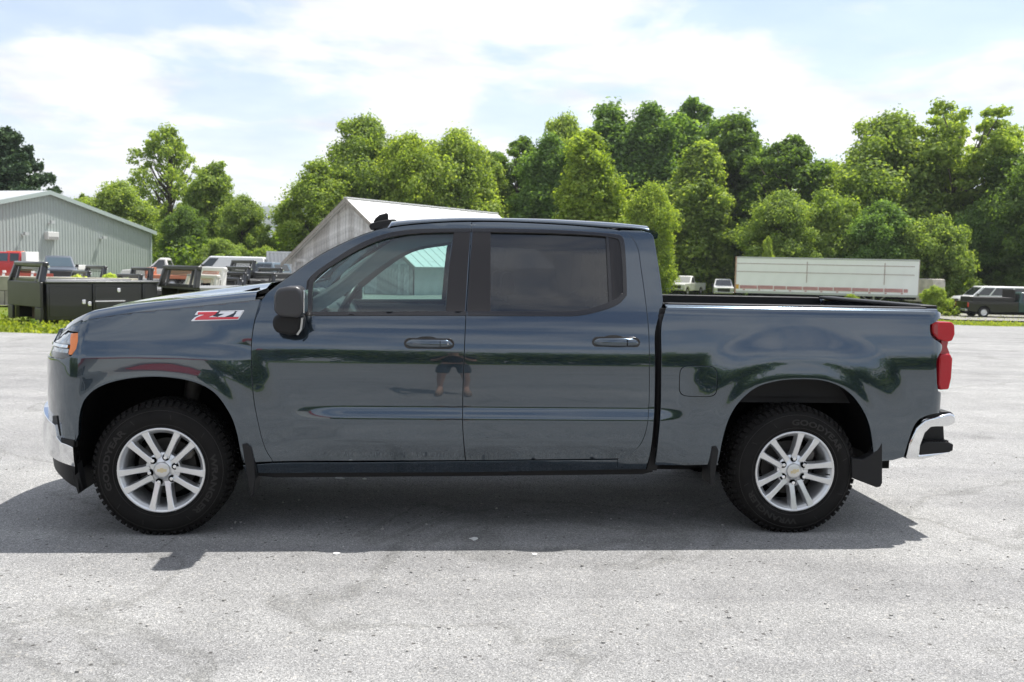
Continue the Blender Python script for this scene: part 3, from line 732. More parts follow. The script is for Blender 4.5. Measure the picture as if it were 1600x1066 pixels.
# ---- Z71 badge on both front fenders
REDB = mat('badge_red', (.62, .012, .03), .25, coat=1); WHB = mat('badge_silver', (.80, .80, .83), .22, .35); DKB = mat('badge_dark_plate', (.03, .04, .06), .4)
def badge(sd):
    S1 = surf('fender', .003); S2 = surf('fender', .006); S3 = surf('fender', .0045)
    bd = empty('fender_badge', (0, 0, 0), parent=truck)
    Zp = lambda pts: [(270+x*150/1600, 440+y*80/853) for x, y in pts]
    def pn(pts, S_, m, nm, th=.003):
        q = inv(S_, Zp(pts)); 
        if sd == -1:
            c = (px(301, 492, .95)[0]+px(380, 492, .95)[0])/2; q = [(2*c-a, b) for a, b in q]
        panel(nm, q, S_, m, bd, sd, h=.03, thick=th)
    pn([(410, 498), (760, 492), (735, 520), (790, 494), (1185, 484), (1090, 628), (310, 654), (365, 600), (470, 548), (370, 552)], S1, WHB, 'badge_backing')
    pn([(425, 514), (735, 508), (700, 545), (560, 598), (1095, 594), (1078, 620), (365, 634), (400, 600), (560, 545), (415, 545)], S2, REDB, 'badge_letter_z')
    pn([(668, 576), (742, 508), (772, 497), (1172, 490), (1100, 590), (800, 592)], S3, DKB, 'badge_dark_plate')  # dark plate that outlines the two digits
    pn([(790, 505), (1030, 500), (1005, 527), (868, 586), (752, 588), (880, 532), (766, 533)], S2, WHB, 'badge_digit_seven')
    pn([(1078, 498), (1168, 495), (1100, 584), (1012, 585), (1066, 520), (1052, 522)], S2, WHB, 'badge_digit_one')
both(badge)
# small silver word mark on the hood flank, too slanted to read
hm = MB(); rnd = random.Random(3)
for k in range(11):
    xx = px(283+k*4.0, 467, .70)[0]; z = float(_zc(xx))
    for dy in (0, .035): hm.box(xx, xx+.010, -.70+dy, -.70+dy+.022, z-.001, z+.004)
hm.box(px(282, 467, .7)[0], px(327, 467, .7)[0], -.735, -.722, float(_zc(-1.95))-.012, float(_zc(-1.95))+.004)
hm.mk('hood_decal', WHB, truck, kind='stuff')

# ---- tail
TAILR = mat('tail_lamp_red', (.42, .003, .012), .16, coat=.5, spec=.3); TAILD = mat('tail_lamp_deep_red', (.30, .003, .010), .1, coat=1)
def tail(sd):
    tl = empty('tail_light', (0, 0, 0), parent=truck)
    def blk(pts, s_out, s_in, m, nm, bev=.012):
        q = [px(*p, .90) for p in pts]; return recalc(MB().prism(q, -sd*s_out, -sd*s_in).mk(nm, m, tl, bevel=bev, seg=3))
    blk([(1453, 505), (1456, 502.5), (1484, 503), (1488.5, 508), (1489, 522), (1485, 532), (1478, 534), (1462, 530), (1454, 521)], .925, .74, TAILR, 'upper_lens')
    blk([(1470, 531), (1482, 532), (1480, 542), (1484, 552), (1482, 556), (1466, 557), (1470, 546)], .905, .76, TAILD, 'lamp_neck', .006)
    blk([(1464, 558), (1467, 553), (1482, 552), (1486, 560), (1484, 590), (1480, 608), (1465, 609), (1462.5, 600)], .925, .74, TAILR, 'lower_lens')
    blk([(1455, 507), (1462, 506), (1462, 526), (1456, 520)], .927, .80, TAILD, 'lamp_edge', .002)
    rb = empty('rear_bumper', (0, 0, 0), parent=truck)
    def bb(pts, so, si, m, nm, bev=.012, kind=None):
        q = [px(*p, .92) for p in pts]; return recalc(MB().prism(q, -sd*so, -sd*si).mk(nm, m, rb, bevel=bev, seg=3))
    bb([(1412, 716), (1417, 692), (1428, 668), (1442, 655), (1482, 645), (1490, 648), (1490, 660), (1480, 665), (1452, 667), (1443, 676), (1436, 695), (1434, 710), (1486, 705), (1440, 717)], .945, .62, CHROME, 'chrome_corner')
    bb([(1440, 657), (1450, 646), (1470, 642.5), (1485, 643), (1491, 648), (1489, 653), (1470, 657)], .925, .60, BLACKP, 'bumper_top_pad', .008)
    bb([(1436, 705), (1440, 682), (1448, 669), (1480, 664), (1482, 700)], .88, .55, BLACKP, 'step_recess', .008)
    st = bb([(1434, 697), (1444, 690), (1480, 690), (1488, 694), (1487, 704), (1460, 710), (1436, 709)], .935, .60, BLACKP, 'corner_step', .006)
    for k in range(8):
        xx, z_ = px(1450+k*4.3, 690, .93); MB().box(xx, xx+.008, min(-sd*.93, -sd*.66), max(-sd*.93, -sd*.66), z_-.004, z_+.006).mk('step_tread', BLACKP, rb)
both(tail)
xg, zg = px(1476, 480, .85)
MB().box(2.63, 2.71, -.80, .80, .62, 1.385).mk('tailgate', PAINT, truck, bevel=.015)
MB().box(2.60, 2.715, -.79, .79, 1.378, 1.402).mk('tailgate_cap', BLACKP, truck, bevel=.008)
MB().box(2.66, 2.86, -.66, .66, .44, .60).mk('bumper_bar', CHROME, truck, bevel=.02)
MB().box(2.64, 2.84, -.62, .62, .60, .63).mk('bumper_step_pad', BLACKP, truck, bevel=.008)
MB().box(1.0, 2.64, -.80, .80, .78, .82).mk('bed_floor', BEDL, truck)
MB().box(.975, 1.0, -.80, .80, .70, 1.385).mk('bed_front_wall', BEDL, truck, bevel=.008)
# tail body corner behind lamp, cut ledge over the lamp
# ---- under the body
u_ = MB(); u_.box(-1.40, 1.15, -.86, .86, .37, .46); u_.box(-2.60, -1.35, -.55, .55, .34, .60); u_.box(1.15, 2.60, -.55, .55, .40, .62); u_.mk('floor_pan', UNDER, truck)
for s_ in (-.50, .42): MB().box(-2.5, 2.6, s_, s_+.08, .30, .40).mk('frame_rail', UNDER, truck)
ax = MB(); ax.cyl((WR[0], -.80, .385), (WR[0], .80, .385), .045, n=14); ax.lathe([(0.001, -.16), (.10, -.12), (.15, 0), (.10, .12), (.001, .16)], (WR[0], 0, .385), 20); ax.mk('rear_axle', STEELD, truck, smooth=True)
MB().tube([(-1.3, .3, .33), (.6, .32, .33), (1.1, .45, .34), (1.5, .62, .42), (2.4, .66, .42), (2.62, .72, .36)], .032, 10).mk('exhaust_pipe', STEELD, truck, smooth='all')
MB().cyl((.2, .32, .34), (.8, .32, .34), .09, n=18).mk('muffler', STEELD, truck, smooth=True)
MB().tube([(-1.985, -.78, .44), (-1.95, -.5, .47), (-1.9, -.35, .44)], .03, 8).mk('control_arm', UNDER, truck)
MB().cyl((-1.93, -.60, .55), (-1.88, -.60, .93), .05, n=14).mk('strut', STEELD, truck, smooth=True)
MB().tube([(1.0, -.52, .52), (1.4, -.52, .45), (1.76, -.52, .43), (2.1, -.52, .45), (2.4, -.52, .54)], .03, 6).mk('leaf_spring', UNDER, truck)

# ---- interior
MB().box(-1.35, .90, -.84, .84, .46, .52).mk('cabin_floor', INTER, truck)
dash = [( -1.40, .75), (-1.42, 1.26), (-1.34, 1.335), (-1.18, 1.36), (-1.06, 1.335), (-.98, 1.22), (-1.02, 1.05), (-1.10, .80)]
recalc(MB().prism(dash, -.80, .80).mk('dashboard', INTER, truck, bevel=.025, seg=3))
recalc(MB().prism([(-1.30, 1.32), (-1.24, 1.42), (-1.14, 1.43), (-1.08, 1.32)], -.58, -.22).mk('instrument_hood', INTER, truck, bevel=.02))
sw = empty('steering_wheel', (-1.02, -.40, 1.28), parent=truck); sw.rotation_euler = (0, math.radians(-62), 0)
MB().tube([(.185*math.cos(t), .185*math.sin(t), 0) for t in np.linspace(0, 2*math.pi, 33)[:-1]], .016, 8, True).mk('steering_rim', SEATM, sw, smooth='all')
MB().lathe([(.001, .02), (.06, .015), (.075, -.01), (.05, -.04), (.03, -.12)], (0, 0, 0), 20, 'z').mk('steering_hub', INTER, sw, smooth='all')
for a in (0, math.pi, -math.pi/2):
    MB().tube([(.05*math.sin(a), .05*math.cos(a), -.01), (.18*math.sin(a), .18*math.cos(a), 0)], .014, 6).mk('steering_spoke', INTER, sw)
def seat(x, y, w, rear=False):
    st_ = empty('rear_bench' if rear else 'front_seat', (0, 0, 0), parent=truck)
    recalc(MB().prism([(x-.50, .78), (x-.48, .92), (x-.02, .88), (x, .70), (x-.4, .68)], y-w, y+w).mk('seat_cushion', SEATM, st_, bevel=.05, seg=3))
    recalc(MB().prism([(x-.08, .82), (x+.10, 1.36), (x+.20, 1.36), (x+.10, .80)], y-w, y+w).mk('seat_back', SEATM, st_, bevel=.045, seg=3))
    for yy in ([y] if not rear else [y-.42, y+.42]):
        recalc(MB().prism([(x+.12, 1.40), (x+.13, 1.55), (x+.20, 1.56), (x+.22, 1.41)], yy-.13, yy+.13).mk('headrest', SEATM, st_, bevel=.035, seg=3))
        for q in (-.05, .05): MB().cyl((x+.165, yy+q, 1.33), (x+.165, yy+q, 1.42), .007, n=8).mk('headrest_post', CHROME, st_)
seat(-.14, -.42, .26); seat(-.14, .42, .26); seat(.70, 0, .70, True)
MB().box(-.75, .10, -.13, .13, .60, .93).mk('centre_console', INTER, truck, bevel=.03)
rows = [[(x, s, ROOFZ(x, abs(s))-.035-(.05*(abs(s)/.62)**4)) for s in np.linspace(-.64, .64, 13)] for x in np.linspace(-.68, .88, 8)]
MB().grid(rows).mk('headliner', INTERL, truck, smooth='all')
def innerdoor(sd):
    for (xa, xb) in ((-1.33, -.27), (-.20, .78)):
        MB().box(xa, xb, min(-sd*.86, -sd*.80), max(-sd*.86, -sd*.80), .50, 1.285).mk('door_card', INTER, truck, bevel=.02)
    q = [px(*p, .74) for p in [(700, 352), (738, 352), (737, 500), (728, 500)]]
    MB().hexa([(-.34, -sd*.865, 1.27), (-.14, -sd*.865, 1.27), (-.14, -sd*.80, 1.27), (-.34, -sd*.80, 1.27), (-.30, -sd*.70, 1.84), (-.16, -sd*.70, 1.84), (-.16, -sd*.64, 1.84), (-.30, -sd*.64, 1.84)]).mk('pillar_trim', INTERL, truck)
    # inside of the A pillar and roof rail
    q1 = spline([(-1.20, 1.33), (-1.0, 1.47), (-.82, 1.62), (-.62, 1.75), (-.40, 1.80), (-.2, 1.81), (.8, 1.78)], 4)
    rows = []
    for (x, z) in q1:
        s = float(_core(np.array([z-.03]))); rows.append([(x+.02, -sd*(s-.03), z-.075), (x, -sd*(s-.07), z-.05), (x-.02, -sd*(s-.10), z+.01)])
    MB().grid(rows).mk('rail_trim', INTERL, truck, smooth='all')
both(innerdoor)
MB().hexa([(-.84, -.12, 1.70), (-.82, -.12, 1.70), (-.82, .12, 1.70), (-.84, .12, 1.70), (-.85, -.12, 1.76), (-.83, -.12, 1.76), (-.83, .12, 1.76), (-.85, .12, 1.76)]).mk('rear_view_mirror', INTER, truck)

# ---- wheels
def make_wheel():
    w = empty('wheel', (0, 0, 0), parent=truck)
    ty = MB().lathe([(.240, .015), (.247, .002), (.262, -.004), (.300, -.012), (.335, -.006), (.362, .012), (.378, .030), (.386, .045), (.388, .10), (.388, .20), (.384, .235), (.362, .262), (.30, .275), (.245, .26)], (0, 0, 0), 72).mk('tyre', RUBBER, w, smooth='all')
    recalc(ty)
    tr = MB(); NB_ = 62
    def lug(a, da, y0, y1, r0, r1, skew=0.0):
        P = []
        for r in (r0, r1):
            for (yy, aa) in ((y0, a), (y1, a+skew), (y1, a+da+skew), (y0, a+da)):
                P.append((r*math.cos(aa), yy, r*math.sin(aa)))
        tr.hexa(P)
    for k in range(NB_):
        a = 2*math.pi*k/NB_; d = 2*math.pi/NB_
        # outer shoulder lug, folded down the sidewall
        al = .62 if k % 2 else .50
        tr.hexa([(r*math.cos(t), y, r*math.sin(t)) for (r, y) in ((.372, .020), (.396, .040)) for t in (a, a+d*al)] and
                [(.366*math.cos(a), .010 if k % 2 else .014, .366*math.sin(a)), (.366*math.cos(a+d*al), .010 if k % 2 else .014, .366*math.sin(a+d*al)), (.384*math.cos(a+d*al), .05, .384*math.sin(a+d*al)), (.384*math.cos(a), .05, .384*math.sin(a)),
                 (.376*math.cos(a), .008, .376*math.sin(a)), (.376*math.cos(a+d*al), .008, .376*math.sin(a+d*al)), (.397*math.cos(a+d*al), .042, .397*math.sin(a+d*al)), (.397*math.cos(a), .042, .397*math.sin(a))])
        lug(a, d*.66, .040, .078, .380, .3985)
        lug(a+d*.4, d*.6, .088, .118, .380, .399, d*.35); lug(a+d*.1, d*.6, .127, .158, .380, .399, -d*.3); lug(a+d*.5, d*.6, .167, .197, .380, .399, d*.35)
        lug(a+d*.2, d*.66, .207, .246, .380, .397)
    tr.mk('tyre_tread', RUBBER, w, kind='stuff')
    lt = MB()
    for s_, a0 in (('GOODYEAR', 167), ('WRANGLER', -17)):
        V, Fc = text_geo(s_, .050); Q = []
        for (x, y, z) in V:
            a = math.radians(a0)-(x*1.35)/.300; r = .288+y*.95; Q.append((r*math.cos(a), -.0125-.0055+.0*z, r*math.sin(a)))
        lt.add(Q, Fc)
    for a0 in (118, 78, 40, -62, -140, -110):
        a = math.radians(a0); lt.add([(r*math.cos(a+t), -.0165, r*math.sin(a+t)) for r, t in ((.30, 0), (.33, .03), (.33, .045), (.30, .015))], [(0, 1, 2, 3)])
    for r in (.268, .347): lt.tube([(r*math.cos(t), -.003 if r > .3 else -.0065, r*math.sin(t)) for t in np.linspace(0, 2*math.pi, 73)[:-1]], .0022, 4, True)
    lt.mk('tyre_lettering', RUBBER2, w)
    recalc(MB().lathe([(.205, .20), (.214, .03), (.224, .016), (.230, .008), (.236, -.004), (.246, -.006), (.2485, .002), (.244, .012), (.225, .05), (.215, .20)], (0, 0, 0), 72).mk('rim', ALLOY, w, smooth='all'))
    recalc(MB().lathe([(.001, .14), (.06, .135), (.165, .13), (.165, .15), (.001, .16)], (0, 0, 0), 40).mk('brake_disc', STEELD, w, smooth=True))
    MB().lathe([(.21, .19), (.001, .19)], (0, 0, 0), 32).mk('wheel_shade_disc', VOID, w)  # black disc added behind the spokes, puts shade into the wheel openings
    MB().prism([(.07, .03), (.15, .05), (.165, .09), (.14, .13), (.08, .10)], .09, .16).mk('brake_caliper', mat('cast_iron', (.16, .15, .14), .6, .6), w, bevel=.01)
    # one spoke, running along +x, slightly swept from the pair's axis
    sp = []
    for sgn in (1, -1):
        S_ = [(.066, .025*sgn, .021, .026), (.10, .031*sgn, .0165, .018), (.15, .040*sgn, .0160, .007), (.20, .049*sgn, .0180, .000), (.236, .055*sgn, .024, -.004)]
        rows = []
        for (x, c, hw, y) in S_: rows.append([(x, y+.050, c-hw*1.0-.006), (x, y+.004, c-hw), (x, y, c-hw*.80), (x, y, c+hw*.80), (x, y+.004, c+hw), (x, y+.050, c+hw+.006)])
        sp.append(MB().grid(rows))
    objs = []
    for k in range(5):
        for j in (0, 1):
            o = recalc(sp[j].mk('spoke', ALLOY, w, smooth=30)) if k == 0 else objs[j].copy()
            if k: COL.objects.link(o)
            else: objs.append(o)
            a = math.radians(54+72*k); c = WL[objs[j].name]; 
            o.rotation_euler = (0, -a, 0); o.location = (c[0]*math.cos(a)-c[2]*math.sin(a), c[1], c[0]*math.sin(a)+c[2]*math.cos(a))
    recalc(MB().lathe([(.046, .018), (.050, .022), (.060, .028), (.088, .030), (.098, .036), (.100, .075), (.03, .08)], (0, 0, 0), 48).mk('wheel_hub', ALLOY, w, smooth=True))
    recalc(MB().lathe([(.001, .004), (.030, .006), (.042, .010), (.046, .018), (.046, .03)], (0, 0, 0), 36).mk('centre_cap', mat('cap_silver', (.66, .66, .65), .3, .6), w, smooth=True))
    MB().prism([(-.026, -.009), (-.008, -.009), (-.0075, -.014), (.0095, -.014), (.009, -.009), (.027, -.009), (.029, .007), (.010, .007), (.0095, .013), (-.008, .013), (-.0085, .007), (-.024, .007)], .0035, .006).mk('cap_emblem', mat('emblem_gold', (.60, .52, .34), .3, .5), w)
    for k in range(6):
        a = math.radians(75+60*k); c = (.074*math.cos(a), .074*math.sin(a))
        if k == 0:
            n0 = MB().cyl((c[0], .009, c[1]), (c[0], .04, c[1]), .0115, n=6).mk('lug_nut', CHROME, w, bevel=.002); p0 = MB().lathe([(.0205, .0235), (.0195, .025), (.0001, .025)], (c[0], 0, c[1]), 20).mk('lug_pocket_shade', VOID, w)  # flat black disc on the hub stands in for the shaded lug recess
        else:
            for q in (n0, p0):
                o = q.copy(); COL.objects.link(o); o.location = (c[0], q.location[1], c[1])
    MB().cyl((.19, .03, -.075), (.215, .012, -.082), .004, n=8).mk('valve_stem', BLACKP, w)
    return w
w0 = make_wheel()
def spin(w, rim, tyre):
    for o in w.children:
        a = tyre if o.name.startswith('tyre') else (0 if o.name.startswith('brake_cal') else rim)
        if not a: continue
        a = math.radians(a); l = Vector(o.location); R_ = Matrix.Rotation(-a, 3, 'Y')
        o.location = R_@l; o.rotation_euler = (R_@o.rotation_euler.to_matrix()).to_euler()
w1 = copy_tree(w0, truck); w2 = copy_tree(w0, truck); w3 = copy_tree(w0, truck)
OUT = .985
w0.location = (WF[0], -OUT, WF[1]); w1.location = (WR[0], -OUT, WR[1])
w2.location = (WF[0], OUT, WF[1]); w3.location = (WR[0], OUT, WR[1])
for w in (w2, w3): w.rotation_euler = (0, 0, math.pi)
spin(w1, 15, -105)
# ================================================================= GROUND
def ground_nodes(m):
    m.use_nodes = True; t = m.node_tree; b = t.nodes['Principled BSDF']; return t, b
def asphalt():
    m = bpy.data.materials.new('old_asphalt'); t, b = ground_nodes(m); NN = t.nodes.new; L = t.links.new
    tcn = NN('ShaderNodeTexCoord'); P = tcn.outputs['Object']
    def vor(sc, feat='F1'):
        n = NN('ShaderNodeTexVoronoi'); n.inputs['Scale'].default_value = sc; n.feature = feat; L(P, n.inputs['Vector']); return n
    def noi(sc, det=4, dist=0, vec=None):
        n = NN('ShaderNodeTexNoise'); n.inputs['Scale'].default_value = sc; n.inputs['Detail'].default_value = det; n.inputs['Distortion'].default_value = dist; L(vec or P, n.inputs['Vector']); return n.outputs[0]
    def ramp(src, stops):
        r = NN('ShaderNodeValToRGB'); e = r.color_ramp.elements
        while len(e) < len(stops): e.new(.5)
        for i, (p, c) in enumerate(stops): e[i].position = p; e[i].color = (*c, 1) if len(c) == 3 else c
        L(src, r.inputs[0]); return r.outputs[0]
    def mixc(f, a, bb, mode='MIX'):
        n = NN('ShaderNodeMix'); n.data_type = 'RGBA'; n.blend_type = mode
        for i, v in ((0, f), (6, a), (7, bb)):
            if isinstance(v, (int, float)): n.inputs[i].default_value = v
            elif isinstance(v, tuple): n.inputs[i].default_value = (*v, 1)
            else: L(v, n.inputs[i])
        return n.outputs[2]
    v1 = vor(200); sp = NN('ShaderNodeSeparateColor'); L(v1.outputs['Color'], sp.inputs[0])
    stones = ramp(sp.outputs[0], [(0, (.13, .13, .127)), (.25, (.205, .206, .206)), (.55, (.272, .270, .265)), (.80, (.32, .32, .317)), (.95, (.39, .384, .372)), (1, (.52, .52, .515))])
    v2 = vor(52); sp2 = NN('ShaderNodeSeparateColor'); L(v2.outputs['Color'], sp2.inputs[0])
    big = ramp(sp2.outputs[1], [(0, (0, 0, 0)), (.93, (0, 0, 0)), (.94, (1, 1, 1))])
    inner = ramp(v2.outputs['Distance'], [(0, (1, 1, 1)), (.35, (1, 1, 1)), (.5, (0, 0, 0))])
    bigm = mixc(1.0, big, inner, 'MULTIPLY')
    c = mixc(bigm, stones, (.36, .35, .33))
    v3 = vor(23); sp3 = NN('ShaderNodeSeparateColor'); L(v3.outputs['Color'], sp3.inputs[0])
    dk = mixc(1.0, ramp(sp3.outputs[2], [(0, (0, 0, 0)), (.978, (0, 0, 0)), (.98, (1, 1, 1))]), ramp(v3.outputs['Distance'], [(0, (1, 1, 1)), (.16, (1, 1, 1)), (.24, (0, 0, 0))]), 'MULTIPLY')
    c = mixc(dk, c, (.08, .076, .072))
    # wear patches, tyre-polished sweeps, stains
    pat = ramp(noi(.55, 6, .6), [(.3, (.86, .86, .86)), (.7, (1.06, 1.06, 1.055))])
    c = mixc(1.0, c, pat, 'MULTIPLY')
    pat2 = ramp(noi(3.2, 5, .3), [(.3, (.90, .90, .90)), (.7, (1.07, 1.07, 1.07))]); c = mixc(1.0, c, pat2, 'MULTIPLY')
    mp = NN('ShaderNodeMapping'); mp.inputs['Scale'].default_value = (.10, 1.3, 1); mp.inputs['Rotation'].default_value = (0, 0, math.radians(-14)); L(P, mp.inputs[0])
    sw = ramp(noi(1.0, 5, .5, mp.outputs[0]), [(.36, (.86, .86, .87)), (.5, (1, 1, 1)), (.66, (1.10, 1.10, 1.09))]); c = mixc(1.0, c, sw, 'MULTIPLY')
    crk = ramp(noi(.33, 8, 1.2), [(.488, (1, 1, 1)), (.4985, (.80, .80, .79)), (.5015, (.80, .80, .79)), (.512, (1, 1, 1))]); c = mixc(1.0, c, crk, 'MULTIPLY')
    st = ramp(noi(.9, 5, 0), [(.0, (.70, .69, .68)), (.27, (.80, .80, .79)), (.36, (1, 1, 1))]); c = mixc(1.0, c, st, 'MULTIPLY')
    L(c, b.inputs['Base Color']); b.inputs['Roughness'].default_value = .88; b.inputs['Specular IOR Level'].default_value = .3
    bp = NN('ShaderNodeBump'); bp.inputs['Strength'].default_value = .5; bp.inputs['Distance'].default_value = .004; L(v1.outputs['Distance'], bp.inputs['Height'])
    bp2 = NN('ShaderNodeBump'); bp2.inputs['Strength'].default_value = .4; bp2.inputs['Distance'].default_value = .03; L(noi(6, 6), bp2.inputs['Height']); L(bp.outputs[0], bp2.inputs['Normal']); L(bp2.outputs[0], b.inputs['Normal'])
    return m
def grassmat():
    m = bpy.data.materials.new('mown_grass'); t, b = ground_nodes(m); tcn = t.nodes.new('ShaderNodeTexCoord')
    n = t.nodes.new('ShaderNodeTexNoise'); n.inputs['Scale'].default_value = .5; n.inputs['Detail'].default_value = 10; n.inputs['Roughness'].default_value = .7; t.links.new(tcn.outputs['Object'], n.inputs['Vector'])
    r = t.nodes.new('ShaderNodeValToRGB'); e = r.color_ramp.elements; e[0].position = .34; e[0].color = (.075, .115, .018, 1); e[1].position = .66; e[1].color = (.19, .20, .045, 1); x = e.new(.5); x.color = (.12, .165, .025, 1)
    t.links.new(n.outputs[0], r.inputs[0]); t.links.new(r.outputs[0], b.inputs['Base Color']); b.inputs['Roughness'].default_value = .9; b.inputs['Specular IOR Level'].default_value = .1
    n3 = t.nodes.new('ShaderNodeTexNoise'); n3.inputs['Scale'].default_value = 25; t.links.new(tcn.outputs['Object'], n3.inputs['Vector'])
    bp = t.nodes.new('ShaderNodeBump'); bp.inputs['Strength'].default_value = 1; bp.inputs['Distance'].default_value = .05; t.links.new(n3.outputs[0], bp.inputs['Height']); t.links.new(bp.outputs[0], b.inputs['Normal'])
    return m
ASPH = asphalt(); GRASS = grassmat(); GRAVEL = mat('pale_gravel', (.24, .23, .205), .95, var=.25, scale=1.2, bump=.6, bscale=14)
def sheet(name, xs, ys, m, dz, inside=None, **k):
    V = []; idx = {}; Fc = []
    for i, y in enumerate(ys):
        for j, x in enumerate(xs): idx[i, j] = len(V); V.append((x, y, hgt(x, y)+dz))
    for i in range(len(ys)-1):
        for j in range(len(xs)-1):
            if inside is None or inside((xs[j]+xs[j+1])/2, (ys[i]+ys[i+1])/2): Fc.append((idx[i, j], idx[i, j+1], idx[i+1, j+1], idx[i+1, j]))
    used = sorted({q for f in Fc for q in f}); mp = {q: i for i, q in enumerate(used)}
    me = bpy.data.meshes.new(name); me.from_pydata([V[q] for q in used], [], [tuple(mp[q] for q in f) for f in Fc]); me.materials.append(m)
    for p in me.polygons: p.use_smooth = True
    o = bpy.data.objects.new(name, me); COL.objects.link(o); return tag(o, kind=k.get('kind', 'structure'))
far = [-4000, -2500, -1200, -600, -350, -220]; 
gx = far+list(np.arange(-150, 151, 3.0))+[-q for q in far[::-1]]
gy = [-4000, -1500, -500, -200, -100, -60, -30, -10, 0, 10]+list(np.arange(14, 152, 3.0))+[220, 350, 600, 1200, 2500, 5000]
sheet('ground', gx, gy, GRASS, -.05)
def edge_y(x):      # where the asphalt ends
    if x < -8: return 19.4+.6*math.sin(x*.9)*.3
    return 19.4+30.5*sm((x+8)/22)+.35*math.sin(x*1.7)
# asphalt as a ribbon whose far border follows the edge
cols = np.concatenate([np.arange(-90, -12, 3.0), np.arange(-12, 40, .8), np.arange(40, 91, 3.0)]); V = []; Fc = []; ts = np.concatenate([[-45, -20, -5, 3, 6, 9, 12], np.linspace(14, 19, 5)]); nr = len(ts)+18
for x in cols:
    ye = edge_y(x); yy = list(ts)+list(np.linspace(19.1, ye, 18)) 
    for y in yy: V.append((x, y, hgt(x, y)-.0 if y < 14 else hgt(x, y)+.004))
for i in range(len(cols)-1):
    for j in range(nr-1): Fc.append((i*nr+j, (i+1)*nr+j, (i+1)*nr+j+1, i*nr+j+1))
me = bpy.data.meshes.new('asphalt_lot'); me.from_pydata(V, [], Fc); me.materials.append(ASPH)
for p in me.polygons: p.use_smooth = True
o = bpy.data.objects.new('asphalt_lot', me); COL.objects.link(o); tag(o, kind='structure')
sheet('gravel_yard', np.arange(-75, 12, 2.0), np.arange(27, 78, 2.0), GRAVEL, .02, lambda x, y: y > 30-.25*(x+10) and x < 9)
sheet('dirt_track', np.arange(14, 90, 2.0), np.arange(58, 76, 1.5), GRAVEL, .03, lambda x, y: 61+.08*(x-30) < y < 72 and x > 28)
# loose stones and a few pale chips on the asphalt close by
def stones():
    rnd = random.Random(5); m_ = MB()
    for k in range(900):
        y = 2.6+rnd.random()**1.3*7; x = (rnd.random()*2-1)*(y*.60); r = .0035+.006*rnd.random()**3
        a = rnd.random()*6.28; P = []
        for q, (rr, z) in enumerate(((1, 0), (.8, .9))):
            for s_ in range(4): t = a+s_*math.pi/2; P.append((x+math.cos(t)*r*rr*(1.3 if s_ % 2 else .8), y+math.sin(t)*r*rr, z*r))
        m_.hexa(P)
    o = m_.mk('loose_gravel', mat('loose_stone', (.36, .35, .33), .9, var=.5, scale=3), kind='stuff'); 
    return o
stones()
def ground_pt(u, v):
    d = FW+RT*(u-U0)/F-UP*(v-V0)/F; t = -CAMH/d[2]; return CAM+d*t
def chip(u, v, w, lab, m):
    p = ground_pt(u, v); rnd = random.Random(int(u)); n = 11; poly = []
    for k in range(n): a = 2*math.pi*k/n; r = w*(.45+.55*rnd.random()); poly.append((p[0]+r*math.cos(a), p[1]+r*1.0*math.sin(a)))
    o = MB().prism(poly, .001, .005, 'z').mk('paint_chip', m); tag(o, lab, 'paint chip')
PCH = mat('pale_paint_fleck', (.66, .66, .64), .8)
chip(741, 843, .034, 'small pale paint fleck in the truck shadow midway between the wheels', PCH)
chip(530, 748, .045, 'larger pale fleck under the rocker behind the front wheel', PCH); chip(570, 749, .03, 'smaller pale fleck right beside the larger one under the rocker', PCH)
chip(525, 866, .025, 'long pale streak on the shadow border below the front door', PCH); chip(835, 867, .02, 'pale streak on the shadow border below the rear door', PCH)

